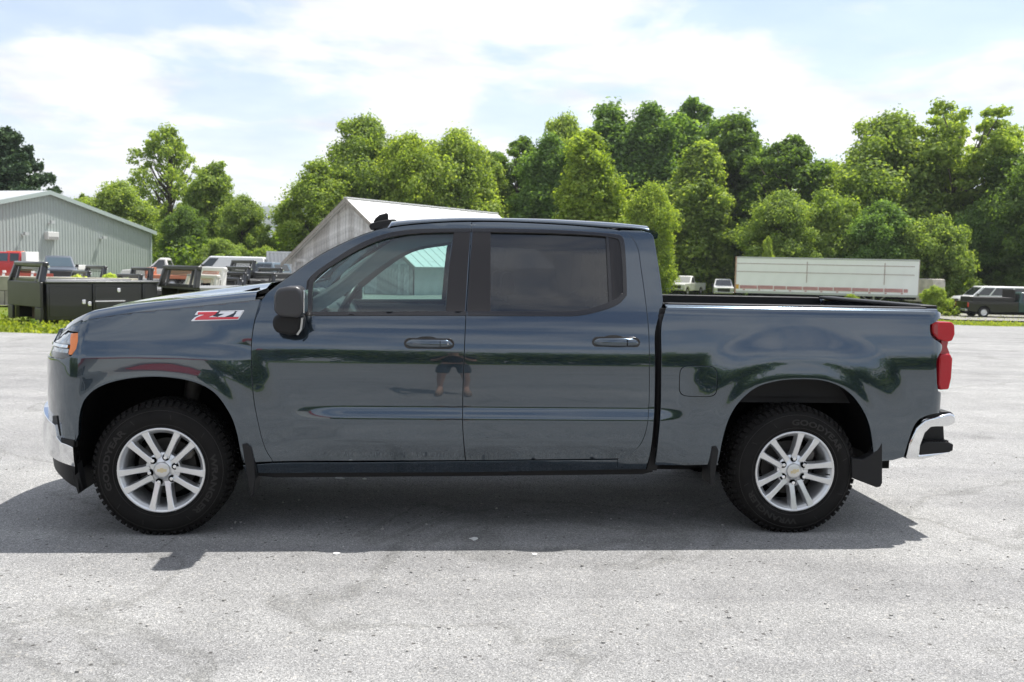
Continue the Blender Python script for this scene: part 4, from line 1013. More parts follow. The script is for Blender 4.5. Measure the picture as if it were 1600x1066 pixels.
# ================================================================= TREES
def leafmat(name, dark, mid, light, trans=.35):
    m = bpy.data.materials.new(name); m.use_nodes = True; t = m.node_tree; t.nodes.clear(); NN = t.nodes.new; L = t.links.new
    o = NN('ShaderNodeOutputMaterial'); g = NN('ShaderNodeNewGeometry'); tcn = NN('ShaderNodeTexCoord'); oi = NN('ShaderNodeObjectInfo')
    n = NN('ShaderNodeTexNoise'); n.inputs['Scale'].default_value = .55; n.inputs['Detail'].default_value = 6; n.inputs['Roughness'].default_value = .75; L(tcn.outputs['Object'], n.inputs['Vector'])
    w = NN('ShaderNodeTexWhiteNoise'); w.noise_dimensions = '1D'; L(g.outputs['Random Per Island'], w.inputs['W'])
    a = NN('ShaderNodeMath'); a.operation = 'MULTIPLY_ADD'; a.inputs[1].default_value = .42; L(w.outputs['Value'], a.inputs[0]); 
    s = NN('ShaderNodeMath'); s.operation = 'MULTIPLY_ADD'; s.inputs[1].default_value = 1.0; s.inputs[2].default_value = -.22; L(n.outputs[0], s.inputs[0]); L(s.outputs[0], a.inputs[2])
    r = NN('ShaderNodeValToRGB'); e = r.color_ramp.elements; e[0].position = .22; e[0].color = (*dark, 1); e[1].position = .78; e[1].color = (*light, 1); x = e.new(.5); x.color = (*mid, 1); L(a.outputs[0], r.inputs[0])
    mu = NN('ShaderNodeMix'); mu.data_type = 'RGBA'; mu.blend_type = 'MULTIPLY'; mu.inputs[0].default_value = 1; L(r.outputs[0], mu.inputs[6]); L(oi.outputs['Color'], mu.inputs[7])
    d = NN('ShaderNodeBsdfDiffuse'); tl = NN('ShaderNodeBsdfTranslucent'); gl = NN('ShaderNodeBsdfGlossy'); gl.inputs['Roughness'].default_value = .6; gl.inputs[0].default_value = (.8, .85, .8, 1)
    L(mu.outputs[2], d.inputs[0]); hs = NN('ShaderNodeMix'); hs.data_type = 'RGBA'; hs.blend_type = 'MULTIPLY'; hs.inputs[0].default_value = 1; hs.inputs[7].default_value = (1.75, 1.75, .60, 1); L(mu.outputs[2], hs.inputs[6]); L(hs.outputs[2], tl.inputs[0])
    m1 = NN('ShaderNodeMixShader'); m1.inputs[0].default_value = trans; L(d.outputs[0], m1.inputs[1]); L(tl.outputs[0], m1.inputs[2])
    m2 = NN('ShaderNodeMixShader'); m2.inputs[0].default_value = .025; L(m1.outputs[0], m2.inputs[1]); L(gl.outputs[0], m2.inputs[2]); L(m2.outputs[0], o.inputs[0]); return m
LEAF = leafmat('broad_leaves', (.075, .115, .024), (.155, .220, .042), (.285, .345, .085), .50)
NEEDLE = leafmat('pine_needles', (.022, .045, .02), (.045, .08, .032), (.085, .13, .05), .15)
BARK = mat('tree_bark', (.085, .07, .055), .95, var=.35, scale=3, bump=.8, bscale=6)
def leaves_mesh(name, C, Nn, size, m, rs):
    """C centres, Nn normals -> bent quads"""
    n = len(C); a = np.cross(Nn, rs.normal(size=(n, 3))); a /= np.linalg.norm(a, axis=1)[:, None]+1e-9; b = np.cross(Nn, a)
    sz = (size*(.65+.7*rs.random_sample(n)))[:, None]; h = Nn*sz*.25
    V = np.stack([C-a*sz*.62, C-b*sz*.42+h, C+a*sz*.62, C+b*sz*.42+h], 1).reshape(-1, 3).astype(np.float32)
    me = bpy.data.meshes.new(name); me.vertices.add(4*n); me.vertices.foreach_set('co', V.ravel())
    idx = np.arange(4*n).reshape(-1, 4); tri = np.concatenate([idx[:, [0, 1, 2]], idx[:, [0, 2, 3]]], 1).reshape(-1).astype(np.int32)
    me.loops.add(6*n); me.loops.foreach_set('vertex_index', tri); me.polygons.add(2*n); me.polygons.foreach_set('loop_start', np.arange(0, 6*n, 3, dtype=np.int32))
    me.update(calc_edges=True); me.validate(); me.materials.append(m); return me
def blobs_to_leaves(B, n, rs, up=.35, flat=1.0):
    """B: array of x,y,z,r"""
    w = B[:, 3]**2; w = w/w.sum(); k = rs.choice(len(B), n, p=w); d = rs.normal(size=(n, 3)); d /= np.linalg.norm(d, axis=1)[:, None]
    r = B[k, 3]*(.35+.85*rs.random_sample(n)**.6); lump = 1+.38*np.sin(d[:, 0]*5+k)*np.sin(d[:, 2]*6+k*1.7)+.22*np.sin(d[:, 1]*13+k*3)*np.sin(d[:, 2]*11+k)
    P = B[k, :3]+d*(r*lump)[:, None]*np.array([1, 1, flat]); Nn = d*.8+rs.normal(size=(n, 3))*.55+np.array([0, 0, up]); Nn /= np.linalg.norm(Nn, axis=1)[:, None]; return P, Nn
def variant(kind, seed, n, size):
    """unit tree 10 m tall: returns crown mesh, trunk mesh"""
    rs = np.random.RandomState(seed); rnd = random.Random(seed); B = []; tb = MB()
    env = {'round': lambda t: .34*math.sin(math.pi*min(1, t*.9+.12))**.55, 'tall': lambda t: .235*math.sin(math.pi*min(1, t*.88+.13))**.6, 'cone': lambda t: .27*(1-t)**.62*(1 if t > .08 else .75)+.012,
           'bush': lambda t: .60*math.sqrt(max(0, 1-t*t*.96)), 'airy': lambda t: .30*math.sin(math.pi*min(1, t*.8+.2))**.6, 'open': lambda t: .36*sm(t*1.7)*(1.05-.5*t)}[kind if kind != 'pine' else 'cone']
    z0 = {'round': 1.3, 'tall': 1.0, 'cone': .5, 'bush': .0, 'airy': 2.0, 'open': 3.6, 'pine': 1.5}[kind]; nb = {'round': 64, 'tall': 70, 'cone': 80, 'bush': 46, 'airy': 75, 'open': 46, 'pine': 0}[kind]
    br = {'round': (.75, 1.35), 'tall': (.55, 1.05), 'cone': (.5, .95), 'bush': (.9, 1.7), 'airy': (.28, .62), 'open': (.35, .75), 'pine': (1, 1)}[kind]; br = (br[0]*.72, br[1]*.80); nb = int(nb*1.7)
    lobes = [(rnd.random()*6.28, rnd.random(), .7+.5*rnd.random()) for _ in range(7)]
    if kind == 'pine':
        C = []; Nn = []; tb.tube([(0, 0, 0), (.05, 0, 5), (0, 0, 10)], [.22, .13, .02], 7)
        for k in range(58):
            t = k/57; z = 1.3+8.4*t; L_ = (3.6*(1-t)**.75+.35)*(.7+.5*rnd.random()); a = k*2.4+rnd.random(); q = 46
            tb.tube([(0, 0, z), (L_*.5*math.cos(a), L_*.5*math.sin(a), z+.15*L_), (L_*.95*math.cos(a), L_*.95*math.sin(a), z+.32*L_)], [.05, .03, .01], 4)
            nn = int(n/58*(L_/2)); s_ = rs.random_sample(nn)**.6; wd = .16*L_*(1.2-s_)+.12
            X = np.stack([s_*L_, rs.normal(size=nn)*wd, rs.normal(size=nn)*.14+.32*s_**1.3*L_*.9], 1)
            C.append(np.stack([X[:, 0]*math.cos(a)-X[:, 1]*math.sin(a), X[:, 0]*math.sin(a)+X[:, 1]*math.cos(a), X[:, 2]+z], 1))
            m_ = rs.normal(size=(nn, 3))*.8+np.array([0, 0, .6]); Nn.append(m_/np.linalg.norm(m_, axis=1)[:, None])
        return leaves_mesh('crown', np.concatenate(C), np.concatenate(Nn), size, NEEDLE, rs), tb
    pts = []
    for k in range(nb):
        t = (k+.5)/nb if kind != 'bush' else (k/nb); z = z0+(9.6-z0)*t if kind != 'bush' else 9.0*t
        a = k*2.399+rnd.random()*.8; w = env(t)*10
        w *= 1+.42*sum(l[2]*math.cos(a-l[0])*math.sin(6*t+l[1]*6) for l in lobes)/3
        rr = w*math.sqrt(.12+.88*rnd.random())*.92; r = br[0]*.8+(br[1]*1.1-br[0]*.8)*rnd.random()**1.4
        if t > .85: r *= .75
        B.append((rr*math.cos(a), rr*math.sin(a), z-(.0 if kind != 'bush' else -.3), r)); pts.append((rr*math.cos(a), rr*math.sin(a), z))
        if kind in ('airy', 'open', 'tall') or k % 2:
            for _ in range(2 if kind in ('airy', 'open') else 1):
                da = rnd.random()*6.28; B.append((rr*math.cos(a)+math.cos(da)*r*1.1, rr*math.sin(a)+math.sin(da)*r*1.1, z+(rnd.random()-.4)*r*1.3, r*.6))
    B = np.array(B); P, Nn = blobs_to_leaves(B, n, rs, flat=.55 if kind == 'open' else .85)
    # stray twigs outside
    e = n//7; k = rs.randint(0, len(B), e); d = rs.normal(size=(e, 3)); d /= np.linalg.norm(d, axis=1)[:, None]; P2 = B[k, :3]+d*(B[k, 3]*(1.0+.6*rs.random_sample(e)**2))[:, None]
    P = np.concatenate([P, P2]); Nn = np.concatenate([Nn, d])
    P[:, 2] = np.maximum(P[:, 2], .05)
    if kind != 'bush':
        lean = (rnd.random()-.5)*.6; bx_ = lambda z: lean*math.sin(z*.3)
        tb.tube([(bx_(z), 0, z) for z in np.linspace(0, 8.6, 8)], [.24*(1-z/9.6)+.02 for z in np.linspace(0, 8.6, 8)], 8)
        for k in range(0, nb, 2 if kind in ('open', 'airy') else 4):
            x, y, z = pts[k]; zb = max(1.2, z-1.1-math.hypot(x, y)*.7); tb.tube([(bx_(zb), 0, zb), (x*.45, y*.45, zb+(z-zb)*.35), (x*.95, y*.95, z)], [.085, .05, .015], 5)
    else:
        for k in range(7): x, y, z = pts[k*5]; tb.tube([(x*.1, y*.1, 0), (x*.5, y*.5, z*.5), (x, y, z)], [.10, .06, .02], 5)
    return leaves_mesh('crown', P, Nn, size, LEAF, rs), tb
VAR = {}
for nm, kind, seed, n, size in (('round0', 'round', 1, 60000, .165), ('round1', 'round', 12, 60000, .165), ('round2', 'round', 23, 56000, .16), ('tall0', 'tall', 4, 46000, .16), ('tall1', 'tall', 5, 46000, .16), ('cone0', 'cone', 6, 50000, .16),
                                ('airy0', 'airy', 7, 15000, .14), ('airy1', 'airy', 8, 30000, .155), ('open0', 'open', 9, 24000, .14), ('bush0', 'bush', 10, 52000, .26), ('bush1', 'bush', 11, 52000, .26), ('pine0', 'pine', 3, 52000, .16)):
    cm, tb = variant(kind, seed, n, size); VAR[nm] = (cm, tb); 
def tree(v, u, D, vtop, wscale, tint, label, group=None, rz=None, name=None, dz=0, cat='tree'):
    g = gp(u, D); top = at(u, vtop, D)[2]; H = top-g.z; s = H/9.9
    rnd = random.Random(int(u*7+D)); rz = rnd.random()*6.28 if rz is None else rz
    name = name or {'pine': 'pine_tree', 'bush': 'leafy_bush'}.get(v[:4], 'broadleaf_tree')
    t = empty(name, (g.x, g.y, g.z-.1), rz, label, cat, group); t.scale = (s*wscale, s*wscale, s)
    cm, tb = VAR[v]
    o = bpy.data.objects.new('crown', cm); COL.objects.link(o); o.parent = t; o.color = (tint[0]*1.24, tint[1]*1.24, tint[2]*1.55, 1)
    if not isinstance(tb, tuple):
        me = bpy.data.meshes.new('trunk'); me.from_pydata(tb.v, [], tb.f); me.materials.append(BARK)
        for p in me.polygons: p.use_smooth = True
        VAR[v] = (cm, (me,)); tb = VAR[v][1]
    o = bpy.data.objects.new('trunk' if v[:4] != 'bush' else 'stems', tb[0]); COL.objects.link(o); o.parent = t
    return t
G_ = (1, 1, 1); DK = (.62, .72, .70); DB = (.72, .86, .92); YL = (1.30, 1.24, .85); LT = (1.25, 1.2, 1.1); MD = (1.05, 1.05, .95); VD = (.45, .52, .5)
gl_, gm_, gr_ = 'trees beyond the yard on the left', 'trees behind the weathered barn', 'trees behind the white trailer'
TREES = [
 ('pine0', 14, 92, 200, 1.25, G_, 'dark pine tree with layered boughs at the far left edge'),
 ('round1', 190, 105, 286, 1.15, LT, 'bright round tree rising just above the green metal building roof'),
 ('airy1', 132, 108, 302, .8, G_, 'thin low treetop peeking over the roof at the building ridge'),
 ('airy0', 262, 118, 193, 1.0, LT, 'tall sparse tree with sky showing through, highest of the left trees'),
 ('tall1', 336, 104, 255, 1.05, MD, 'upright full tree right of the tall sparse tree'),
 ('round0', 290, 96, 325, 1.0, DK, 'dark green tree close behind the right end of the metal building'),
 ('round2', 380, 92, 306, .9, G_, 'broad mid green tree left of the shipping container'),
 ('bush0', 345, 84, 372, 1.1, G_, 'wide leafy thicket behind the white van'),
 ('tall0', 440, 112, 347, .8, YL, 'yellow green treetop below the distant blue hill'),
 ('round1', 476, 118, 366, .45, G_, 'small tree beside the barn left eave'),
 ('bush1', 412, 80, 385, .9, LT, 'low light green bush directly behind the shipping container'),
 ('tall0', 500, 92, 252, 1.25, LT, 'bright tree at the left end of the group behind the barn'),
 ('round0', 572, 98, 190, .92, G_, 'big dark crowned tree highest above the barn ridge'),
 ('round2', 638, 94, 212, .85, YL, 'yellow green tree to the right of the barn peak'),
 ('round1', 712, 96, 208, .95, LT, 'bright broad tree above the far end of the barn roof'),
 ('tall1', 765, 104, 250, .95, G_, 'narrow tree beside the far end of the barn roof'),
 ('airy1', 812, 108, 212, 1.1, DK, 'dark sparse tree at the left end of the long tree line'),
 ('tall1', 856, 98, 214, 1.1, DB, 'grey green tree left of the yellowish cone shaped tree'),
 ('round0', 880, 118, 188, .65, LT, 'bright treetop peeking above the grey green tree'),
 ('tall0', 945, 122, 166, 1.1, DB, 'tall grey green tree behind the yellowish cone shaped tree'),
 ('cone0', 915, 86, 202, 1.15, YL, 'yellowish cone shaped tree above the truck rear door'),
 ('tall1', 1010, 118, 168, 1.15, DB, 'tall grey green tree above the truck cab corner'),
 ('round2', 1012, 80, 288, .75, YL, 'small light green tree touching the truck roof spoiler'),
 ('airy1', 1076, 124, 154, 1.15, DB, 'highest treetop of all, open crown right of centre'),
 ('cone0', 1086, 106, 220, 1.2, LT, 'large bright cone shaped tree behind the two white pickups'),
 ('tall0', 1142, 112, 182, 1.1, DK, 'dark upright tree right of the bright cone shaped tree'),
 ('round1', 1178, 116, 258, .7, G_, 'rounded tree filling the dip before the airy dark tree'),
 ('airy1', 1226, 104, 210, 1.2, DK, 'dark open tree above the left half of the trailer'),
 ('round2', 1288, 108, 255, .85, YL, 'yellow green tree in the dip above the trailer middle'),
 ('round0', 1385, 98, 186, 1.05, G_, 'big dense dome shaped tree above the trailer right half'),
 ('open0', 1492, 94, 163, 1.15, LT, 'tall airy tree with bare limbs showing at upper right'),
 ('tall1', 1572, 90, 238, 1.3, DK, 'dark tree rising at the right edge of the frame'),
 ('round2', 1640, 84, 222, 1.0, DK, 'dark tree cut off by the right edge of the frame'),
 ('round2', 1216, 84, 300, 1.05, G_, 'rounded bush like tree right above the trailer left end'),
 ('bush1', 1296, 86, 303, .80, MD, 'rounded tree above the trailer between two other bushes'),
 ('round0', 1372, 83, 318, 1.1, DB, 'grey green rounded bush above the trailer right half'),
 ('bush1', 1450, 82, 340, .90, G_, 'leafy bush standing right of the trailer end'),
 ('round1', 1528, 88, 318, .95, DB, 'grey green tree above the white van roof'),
 ('bush0', 1590, 84, 392, .9, VD, 'very dark thicket above the dark green pickup'),
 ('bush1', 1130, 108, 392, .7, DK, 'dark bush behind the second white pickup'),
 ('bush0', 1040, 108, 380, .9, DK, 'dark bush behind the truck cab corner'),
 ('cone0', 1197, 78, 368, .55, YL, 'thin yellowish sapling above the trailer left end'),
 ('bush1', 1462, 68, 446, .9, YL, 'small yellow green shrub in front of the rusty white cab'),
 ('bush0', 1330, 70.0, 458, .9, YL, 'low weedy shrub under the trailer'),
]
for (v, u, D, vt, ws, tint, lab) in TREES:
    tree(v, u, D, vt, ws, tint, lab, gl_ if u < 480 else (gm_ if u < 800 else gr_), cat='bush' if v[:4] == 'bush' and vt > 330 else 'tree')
# undergrowth and the wood beyond, one mass
def woodland():
    rs = np.random.RandomState(4); B = []
    for k in range(300):
        u = -120+k*6.3; D = 112+rs.rand()*16; g = gp(u, D); lim = 5.5 if u < 470 else (7 if u < 800 else 10)
        if 410 < u < 495: lim = 1.5
        B.append((g.x, D, g.z+rs.rand()*lim, 1.6+rs.rand()*1.8))
    B = np.array(B); P, Nn = blobs_to_leaves(B, 60000, rs); o = bpy.data.objects.new('distant_woodland', leaves_mesh('distant_woodland', P, Nn, .55, LEAF, rs)); COL.objects.link(o); o.color = (.7, .8, .75, 1); tag(o, kind='stuff')
    B = []
    for k in range(260):
        u = -60+k*6.6; D = 88+rs.rand()*8
        if 0 < u < 265 or 1000 < u < 1170: D = 106+rs.rand()*4
        g = gp(u, D); B.append((g.x, D, g.z+rs.rand()*2.4, .8+rs.rand()*1.0))
    B = np.array(B); P, Nn = blobs_to_leaves(B, 40000, rs); o = bpy.data.objects.new('undergrowth', leaves_mesh('undergrowth', P, Nn, .34, LEAF, rs)); COL.objects.link(o); o.color = (.75, .85, .7, 1); tag(o, kind='stuff')
woodland()
# grass tufts along the borders
def tufts():
    rs = np.random.RandomState(8); C = []
    for k in range(26000):
        if k < 9000: x = -34+rs.rand()*30; y = edge_y(x)+abs(rs.normal())*5*(rs.rand()+.1)
        elif k < 19000: x = 12+rs.rand()*44; y = edge_y(x)+abs(rs.normal())*6
        else: x = 10+rs.rand()*30; y = 64+rs.rand()*32
        C.append((x, y, hgt(x, y)+.03))
    C = np.array(C); Nn = rs.normal(size=C.shape)*[1, 1, .3]; Nn /= np.linalg.norm(Nn, axis=1)[:, None]
    o = bpy.data.objects.new('grass_tufts', leaves_mesh('grass_tufts', C, Nn, .075, LEAF, rs)); COL.objects.link(o); o.color = (1.5, 1.3, .9, 1); tag(o, kind='stuff')
tufts()
# hill
hm_ = []
V = []; Fc = []; n = 60
for i in range(n+1):
    x = -3400+i*110; top = 122+62*math.exp(-((x+900)/700)**2)+14*math.sin(i*.5); 
    for j, (f, yy) in enumerate(((0, 2600), (.55, 2750), (.85, 2900), (1, 3050), (.7, 3300))): V.append((x, yy+20*math.sin(i*.9+j), -10+top*f+4*math.sin(i*1.3+j*2)))
for i in range(n):
    for j in range(4): Fc.append((i*5+j, (i+1)*5+j, (i+1)*5+j+1, i*5+j+1))
mk('hill', V, Fc, mat('forested_hill', (.05, .075, .05), 1, var=.3, scale=.02), smooth='all', kind='structure')
# ================================================================= BUILDINGS
def U2(v): return Vector((v[0], v[1], 0)).normalized()
# --- green-grey metal building: gable wall runs away to the right
WALLG = mat('painted_steel_cladding', (.35, .39, .375), .55, .1, var=.05, scale=.6); TRIMG = mat('building_trim', (.36, .42, .40), .5); ROOFG = mat('galvalume_roof', (.55, .56, .57), .45, .4, var=.08, scale=.5)
def metal_building():
    D0 = 74.0; P0 = at(73, 300, D0); d = np.array([.309, .951]); k = .2187; T = 11.9; zp = P0[2]; zg = -.75
    b = empty('metal_building', (P0[0], P0[1], zg), math.atan2(d[1], d[0]), 'long grey green corrugated metal building with a low gable, at far left', 'building')
    # local x along the gable wall (away, right), local y = into the building (left); z from ground
    zr = zp-zg; ze = zr-k*T
    def top(x): return zr-k*abs(x)
    w = MB(); pitch = .30; x = -T
    panels = []
    cladding = []
    while x < T-.01:
        xe = min(x+.9, T); m_ = MB(); q = x
        prof = []
        for i in range(3):
            a = x+(xe-x)*i/3; e_ = (xe-x)/3
            prof += [(a, 0), (a+e_*.62, 0), (a+e_*.70, -.035), (a+e_*.92, -.035)]
        prof.append((xe, 0))
        V = []
        for (px_, py) in prof: V += [(px_, py, 0), (px_, py, top(px_)-.02)]
        m_.add(V, [(2*i, 2*i+2, 2*i+3, 2*i+1) for i in range(len(prof)-1)])
        m_.mk('wall_panel', WALLG, b); x = xe
    MB().box(-T, T, .02, .04, 0, ze-.1).add([(-T, .03, ze-.1), (T, .03, ze-.1), (0, .03, zr-.15)], [(0, 1, 2)]).mk('wall_backing', WALLG, b)
    MB().box(T-.02, T, .04, 26, 0, ze).mk('side_wall', WALLG, b); MB().box(-T, -T+.02, .04, 26, 0, ze).mk('side_wall', WALLG, b)
    for s_ in (-1, 1):
        MB().hexa([(0, -.30, zr), (s_*(T+.35), -.30, zr-k*(T+.35)), (s_*(T+.35), 26.3, zr-k*(T+.35)), (0, 26.3, zr), (0, -.30, zr+.10), (s_*(T+.35), -.30, zr-k*(T+.35)+.10), (s_*(T+.35), 26.3, zr-k*(T+.35)+.10), (0, 26.3, zr+.10)]).mk('roof_slope', ROOFG, b)
        MB().hexa([(0, -.36, zr-.20), (s_*(T+.35), -.36, zr-k*(T+.35)-.20), (s_*(T+.35), -.31, zr-k*(T+.35)-.20), (0, -.31, zr-.20), (0, -.36, zr+.12), (s_*(T+.35), -.36, zr-k*(T+.35)+.12), (s_*(T+.35), -.31, zr-k*(T+.35)+.12), (0, -.31, zr+.12)]).mk('rake_trim', TRIMG, b)
    MB().box(T-.10, T+.06, -.06, .1, 0, ze-.05).mk('corner_trim', TRIMG, b)
    def spot(u, v):
        best = min((abs(project(np.array([P0[0], P0[1], 0])+np.array([d[0], d[1], 0])*t+[0, 0, 2])[0]-u), t) for t in np.linspace(-T, T, 400))[1]
        p = np.array([P0[0], P0[1], 0])+np.array([d[0], d[1], 0])*best; dist = p[1]
        z = at(u, v, dist)[2]-zg; return best, z
    LM = mat('floodlight_grey', (.42, .44, .44), .5)
    for (u, v) in ((35, 367), (76, 349), (157, 373)):
        x, z = spot(u, v); l = MB(); l.box(x-.08, x+.08, -.08, 0, z-.10, z+.10); l.cyl((x, -.08, z), (x, -.35, z+.05), .04, n=8); l.box(x-.18, x+.18, -.50, -.30, z-.02, z+.20); l.mk('flood_light', LM, b)
    x, z = spot(78, 369); m_ = MB(); m_.box(x-.55, x+.55, -.40, 0, z-.28, z+.32); q = m_.mk('wall_vent_hood', mat('vent_white', (.62, .62, .60), .5), b, bevel=.03)
    MB().box(x-.48, x+.48, -.41, -.36, z-.26, z-.05).mk('vent_louvre', mat('vent_dark_grey', (.25, .25, .24), .7), q)  # louvre in a darker grey than the hood
metal_building()

# --- weathered barn with the bright metal roof
def barn():
    D1 = 60.0; P0 = at(548, 311, D1); ang = math.atan2(.861, .509); zg = -.62
    b = empty('weathered_barn', (P0[0], P0[1], zg), ang, 'weathered grey plank barn with bright white metal roof behind the truck cab', 'barn')
    L = 17.0; W_ = .080*D1+.1; zr = P0[2]-zg; ze = zr-.77*W_          # local x along the ridge, -y = right-hand side towards the camera
    WOOD = mat('weathered_boards', (.47, .465, .46), .9, var=.35, scale=2.5, bump=.5, bscale=9); WD2 = mat('weathered_boards_pale', (.60, .60, .60), .9, var=.3, scale=2.5, bump=.5, bscale=9)
    ROOFW = mat('white_metal_roof', (.72, .72, .71), .5, var=.05, scale=.5); EDG = mat('fascia_board', (.30, .28, .25), .9, var=.2)
    rnd = random.Random(2); y = -W_+.05; n = 0
    hz = .77
    while y < W_-.06:
        w = .20+.05*rnd.random(); y1 = min(y+w, W_-.05); z = lambda q: zr-hz*abs(q)-.05
        dx = -.01-.02*rnd.random()
        P = [(dx, y, 0), (.03, y, 0), (.03, y1-.012, 0), (dx, y1-.012, 0), (dx, y, z(y)), (.03, y, z(y)), (.03, y1-.012, z(y1)), (dx, y1-.012, z(y1))]
        MB().hexa(P).mk('board', WOOD if rnd.random() < .6 else WD2, b); y = y1
    MB().add([(.05, -W_, 0), (.05, W_, 0), (.05, W_, ze), (.05, 0, zr-.1), (.05, -W_, ze)], [(0, 1, 2, 3, 4)]).mk('wall_backing', mat('barn_dark', (.02, .02, .02), 1), b)
    # loft opening with small sticks, door header board
    sp = np.array([548, 352]); 
    MB().box(-.06, .0, -1.9, -1.2, zr-2.62, zr-2.30).mk('loft_vent', MATS['barn_dark'], b)
    for k in range(4): MB().box(-.075, -.06, -1.88+.18*k, -1.83+.18*k, zr-2.62, zr-2.30).mk('loft_slat', WD2, b)
    MB().box(-.06, 0, -W_+.2, W_-.2, ze-.18, ze+.02).mk('header_board', WD2, b)
    for yy in (-W_+.3, -.9, 1.1, W_-.4): MB().box(-.07, -.0, yy, yy+.14, 0, ze-.2).mk('batten', WD2, b)
    # corrugated side wall
    CG = mat('corrugated_galvanised', (.50, .54, .55), .42, .35, var=.15, scale=1.0); x = .06; 
    while x < L:
        xe = min(x+1.0, L); pr = []; n_ = 13
        for i in range(n_): pr.append((x+(xe-x)*i/(n_-1), -W_-.02-.02*(i % 2)))
        V = []
        for (a, c) in pr: V += [(a, c, 0), (a, c, ze+.02)]
        MB().add(V, [(2*i, 2*i+2, 2*i+3, 2*i+1) for i in range(n_-1)]).mk('corrugated_sheet', CG, b); x = xe
    MB().box(0, L, W_-.05, W_, 0, ze).mk('far_side_wall', WOOD, b); MB().box(L-.1, L, -W_, W_, 0, ze).mk('back_wall', WOOD, b)
    ov = .45
    for s_ in (-1, 1):
        x = -.5; k = 0
        while x < L+.3:
            xe = min(x+.9, L+.3); ye = s_*(W_+ov); zz_ = zr-hz*(W_+ov)
            lift = .006*(k % 2)
            MB().hexa([(x, 0, zr), (xe, 0, zr), (xe, ye, zz_), (x, ye, zz_), (x, 0, zr+.03+lift), (xe-.01, 0, zr+.03+lift), (xe-.01, ye, zz_+.03+lift), (x, ye, zz_+.03+lift)]).mk('roof_sheet', ROOFW, b)
            MB().hexa([(x, 0, zr+.03), (x+.03, 0, zr+.03), (x+.03, ye, zz_+.03), (x, ye, zz_+.03), (x, 0, zr+.065), (x+.03, 0, zr+.065), (x+.03, ye, zz_+.065), (x, ye, zz_+.065)]).mk('roof_seam', ROOFW, b)
            x = xe; k += 1
        ye = s_*(W_+ov); zz_ = zr-hz*(W_+ov)
        MB().hexa([(-.56, 0, zr-.20), (-.50, 0, zr-.20), (-.50, ye, zz_-.20), (-.56, ye, zz_-.20), (-.56, 0, zr+.05), (-.50, 0, zr+.05), (-.50, ye, zz_+.05), (-.56, ye, zz_+.05)]).mk('barge_board', EDG, b)
    MB().box(-.52, L+.3, -.14, .14, zr+.02, zr+.09).mk('ridge_cap', ROOFW, b)
barn()
# --- shipping container
def container():
    D = 72; p = gp(417, D); w = (at(478, 410, D)[0]-p.x)*1.35
    c = empty('shipping_container', (p.x, D, p.z), math.radians(8), 'pale grey corrugated shipping container left of the weathered barn', 'container')
    CM = mat('container_pale', (.52, .54, .56), .5, var=.12, scale=1.2); H = at(440, 393, D)[2]-p.z; n = int(w/.28); V = []; pr = []
    for i in range(n+1):
        x = w*i/n; pr += [(x, 0), (x+.12, 0), (x+.15, .05), (x+.25, .05)]
    for (a, q) in pr: V += [(a, q, .12), (a, q, H-.12)]
    MB().add(V, [(2*i, 2*i+2, 2*i+3, 2*i+1) for i in range(len(pr)-1)]).mk('corrugated_side', CM, c)
    MB().box(0, w, -.02, .06, 0, .14).box(0, w, -.02, .06, H-.14, H).box(-.02, .12, -.03, .08, 0, H).box(w-.1, w+.05, -.03, .08, 0, H).mk('frame', CM, c)
    MB().box(0, w, .06, 2.4, .02, H-.02).mk('container_body', CM, c)
container()

